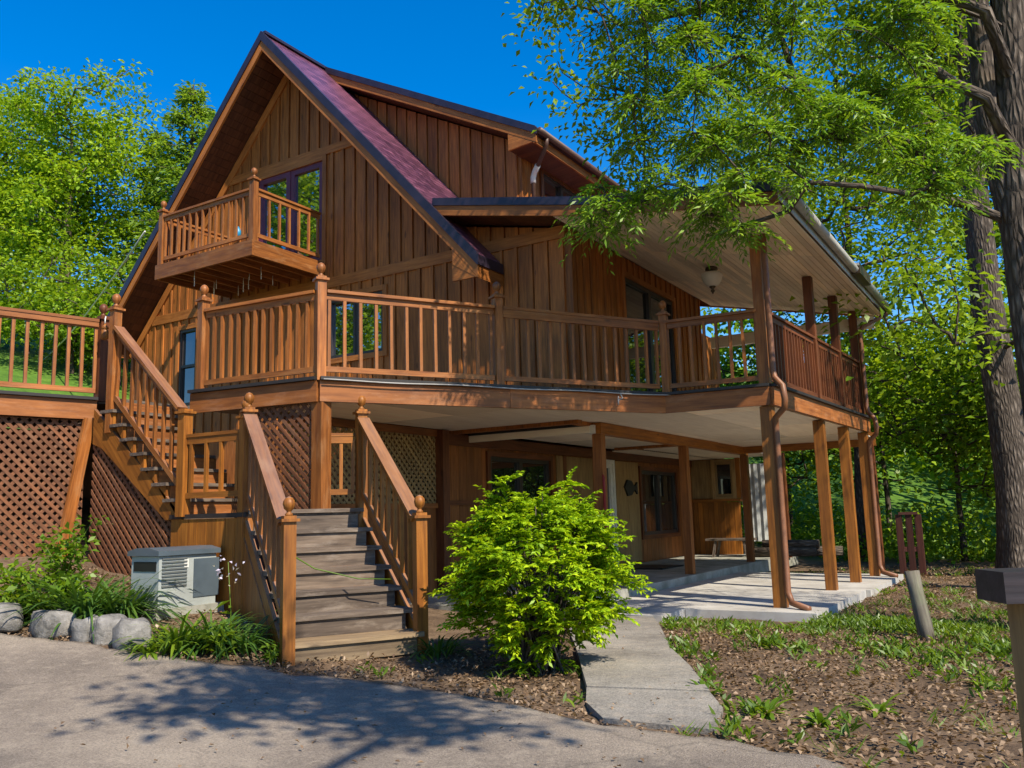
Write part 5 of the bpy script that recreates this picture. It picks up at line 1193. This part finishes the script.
def weeds(n, f, seed, name, ln, wd, mat, h):
    r = np.random.default_rng(seed); x = r.uniform(-4.9, 3.2, n); y = r.uniform(4.5, 20, n); k = free(x, y) & (r.uniform(0, 1, n) < f(x, y)); x, y = x[k], y[k]; C_ = np.stack([x, y, tz(x, y)], -1)
    m_ = 11; P = np.repeat(C_, m_, 0)+r.normal(0, .035, (len(C_)*m_, 3))*[1, 1, 0]; a = r.uniform(0, 6.283, len(P)); D = np.stack([np.cos(a)*.7, np.sin(a)*.7, r.uniform(.3, 1.2, len(P))], -1); P[:, 2] += r.uniform(0, h, len(P))
    o = leaves(name, P, D, ln, wd, M[mat], None, seed, up=.4, jit=.1); o['kind'] = 'stuff'
lat_ = lambda x, y: x*.85+y*.5265; dep = lambda x, y: -x*.5265+y*.85
def dens(x, y):
    nz = .5+.5*np.sin(x*2.3+1.5*np.sin(y*1.9))*np.sin(y*2.1+x)
    edge = np.exp(-((y-10.0)/.45)**2)*((x > -4.3) & (x < -1)); belt = np.exp(-((dep(x, y)-7.3-.05*lat_(x, y))/1.5)**2)*(lat_(x, y) > 2.0+.25*(9-dep(x, y)))
    pathside = np.exp(-((x-np.interp(y, [4.8, 5.4, 6.7, 7.5, 8.9, 9.6], [-1.68, -1.78, -2.45, -2.95, -3.55, -3.95]))/.14)**2)*(y < 9.7)
    return np.clip(edge*.7*(.3+nz)+belt*np.clip(nz+.35*np.sin(x*5.1+y*3.3)-.3, 0, 1)*.75+pathside*.5*nz+.014, 0, 1)
weeds(26000, dens, 36, 'weeds', .085, .023, 'leaf_weed', .06)
def grassd(x, y): return np.clip(np.exp(-((y-9.9)/.4)**2)*((x > -4.4) & (x < -.5))+np.exp(-((dep(x, y)-9.8-.2*lat_(x, y))/1.2)**2)*(lat_(x, y) > 2)*.12+.01, 0, 1)
weeds(16000, grassd, 37, 'grass', .12, .010, 'leaf_weed', .01)
GW_ = 'weeds on the leafy slope'
for i, (px, py, d, l) in enumerate(((705, 683, 5.95, 'dark green weed tuft beside the lower path slab'), (765, 715, 5.3, 'weed tuft near the driveway edge right of the path'), (822, 742, 5.0, 'leafy weed tuft nearest the driveway at the bottom'), (960, 640, 7.0, 'large weed rosette right of the stump post'), (990, 690, 6.0, 'weed rosette beside the capped post'), (880, 725, 5.3, 'small weed in the dry leaves at the bottom right'))):
    clump(px, py, d, 26, .22, .03, l, 220+i, GW_, 'leaf_weed', 1.0, .05, 'weed')
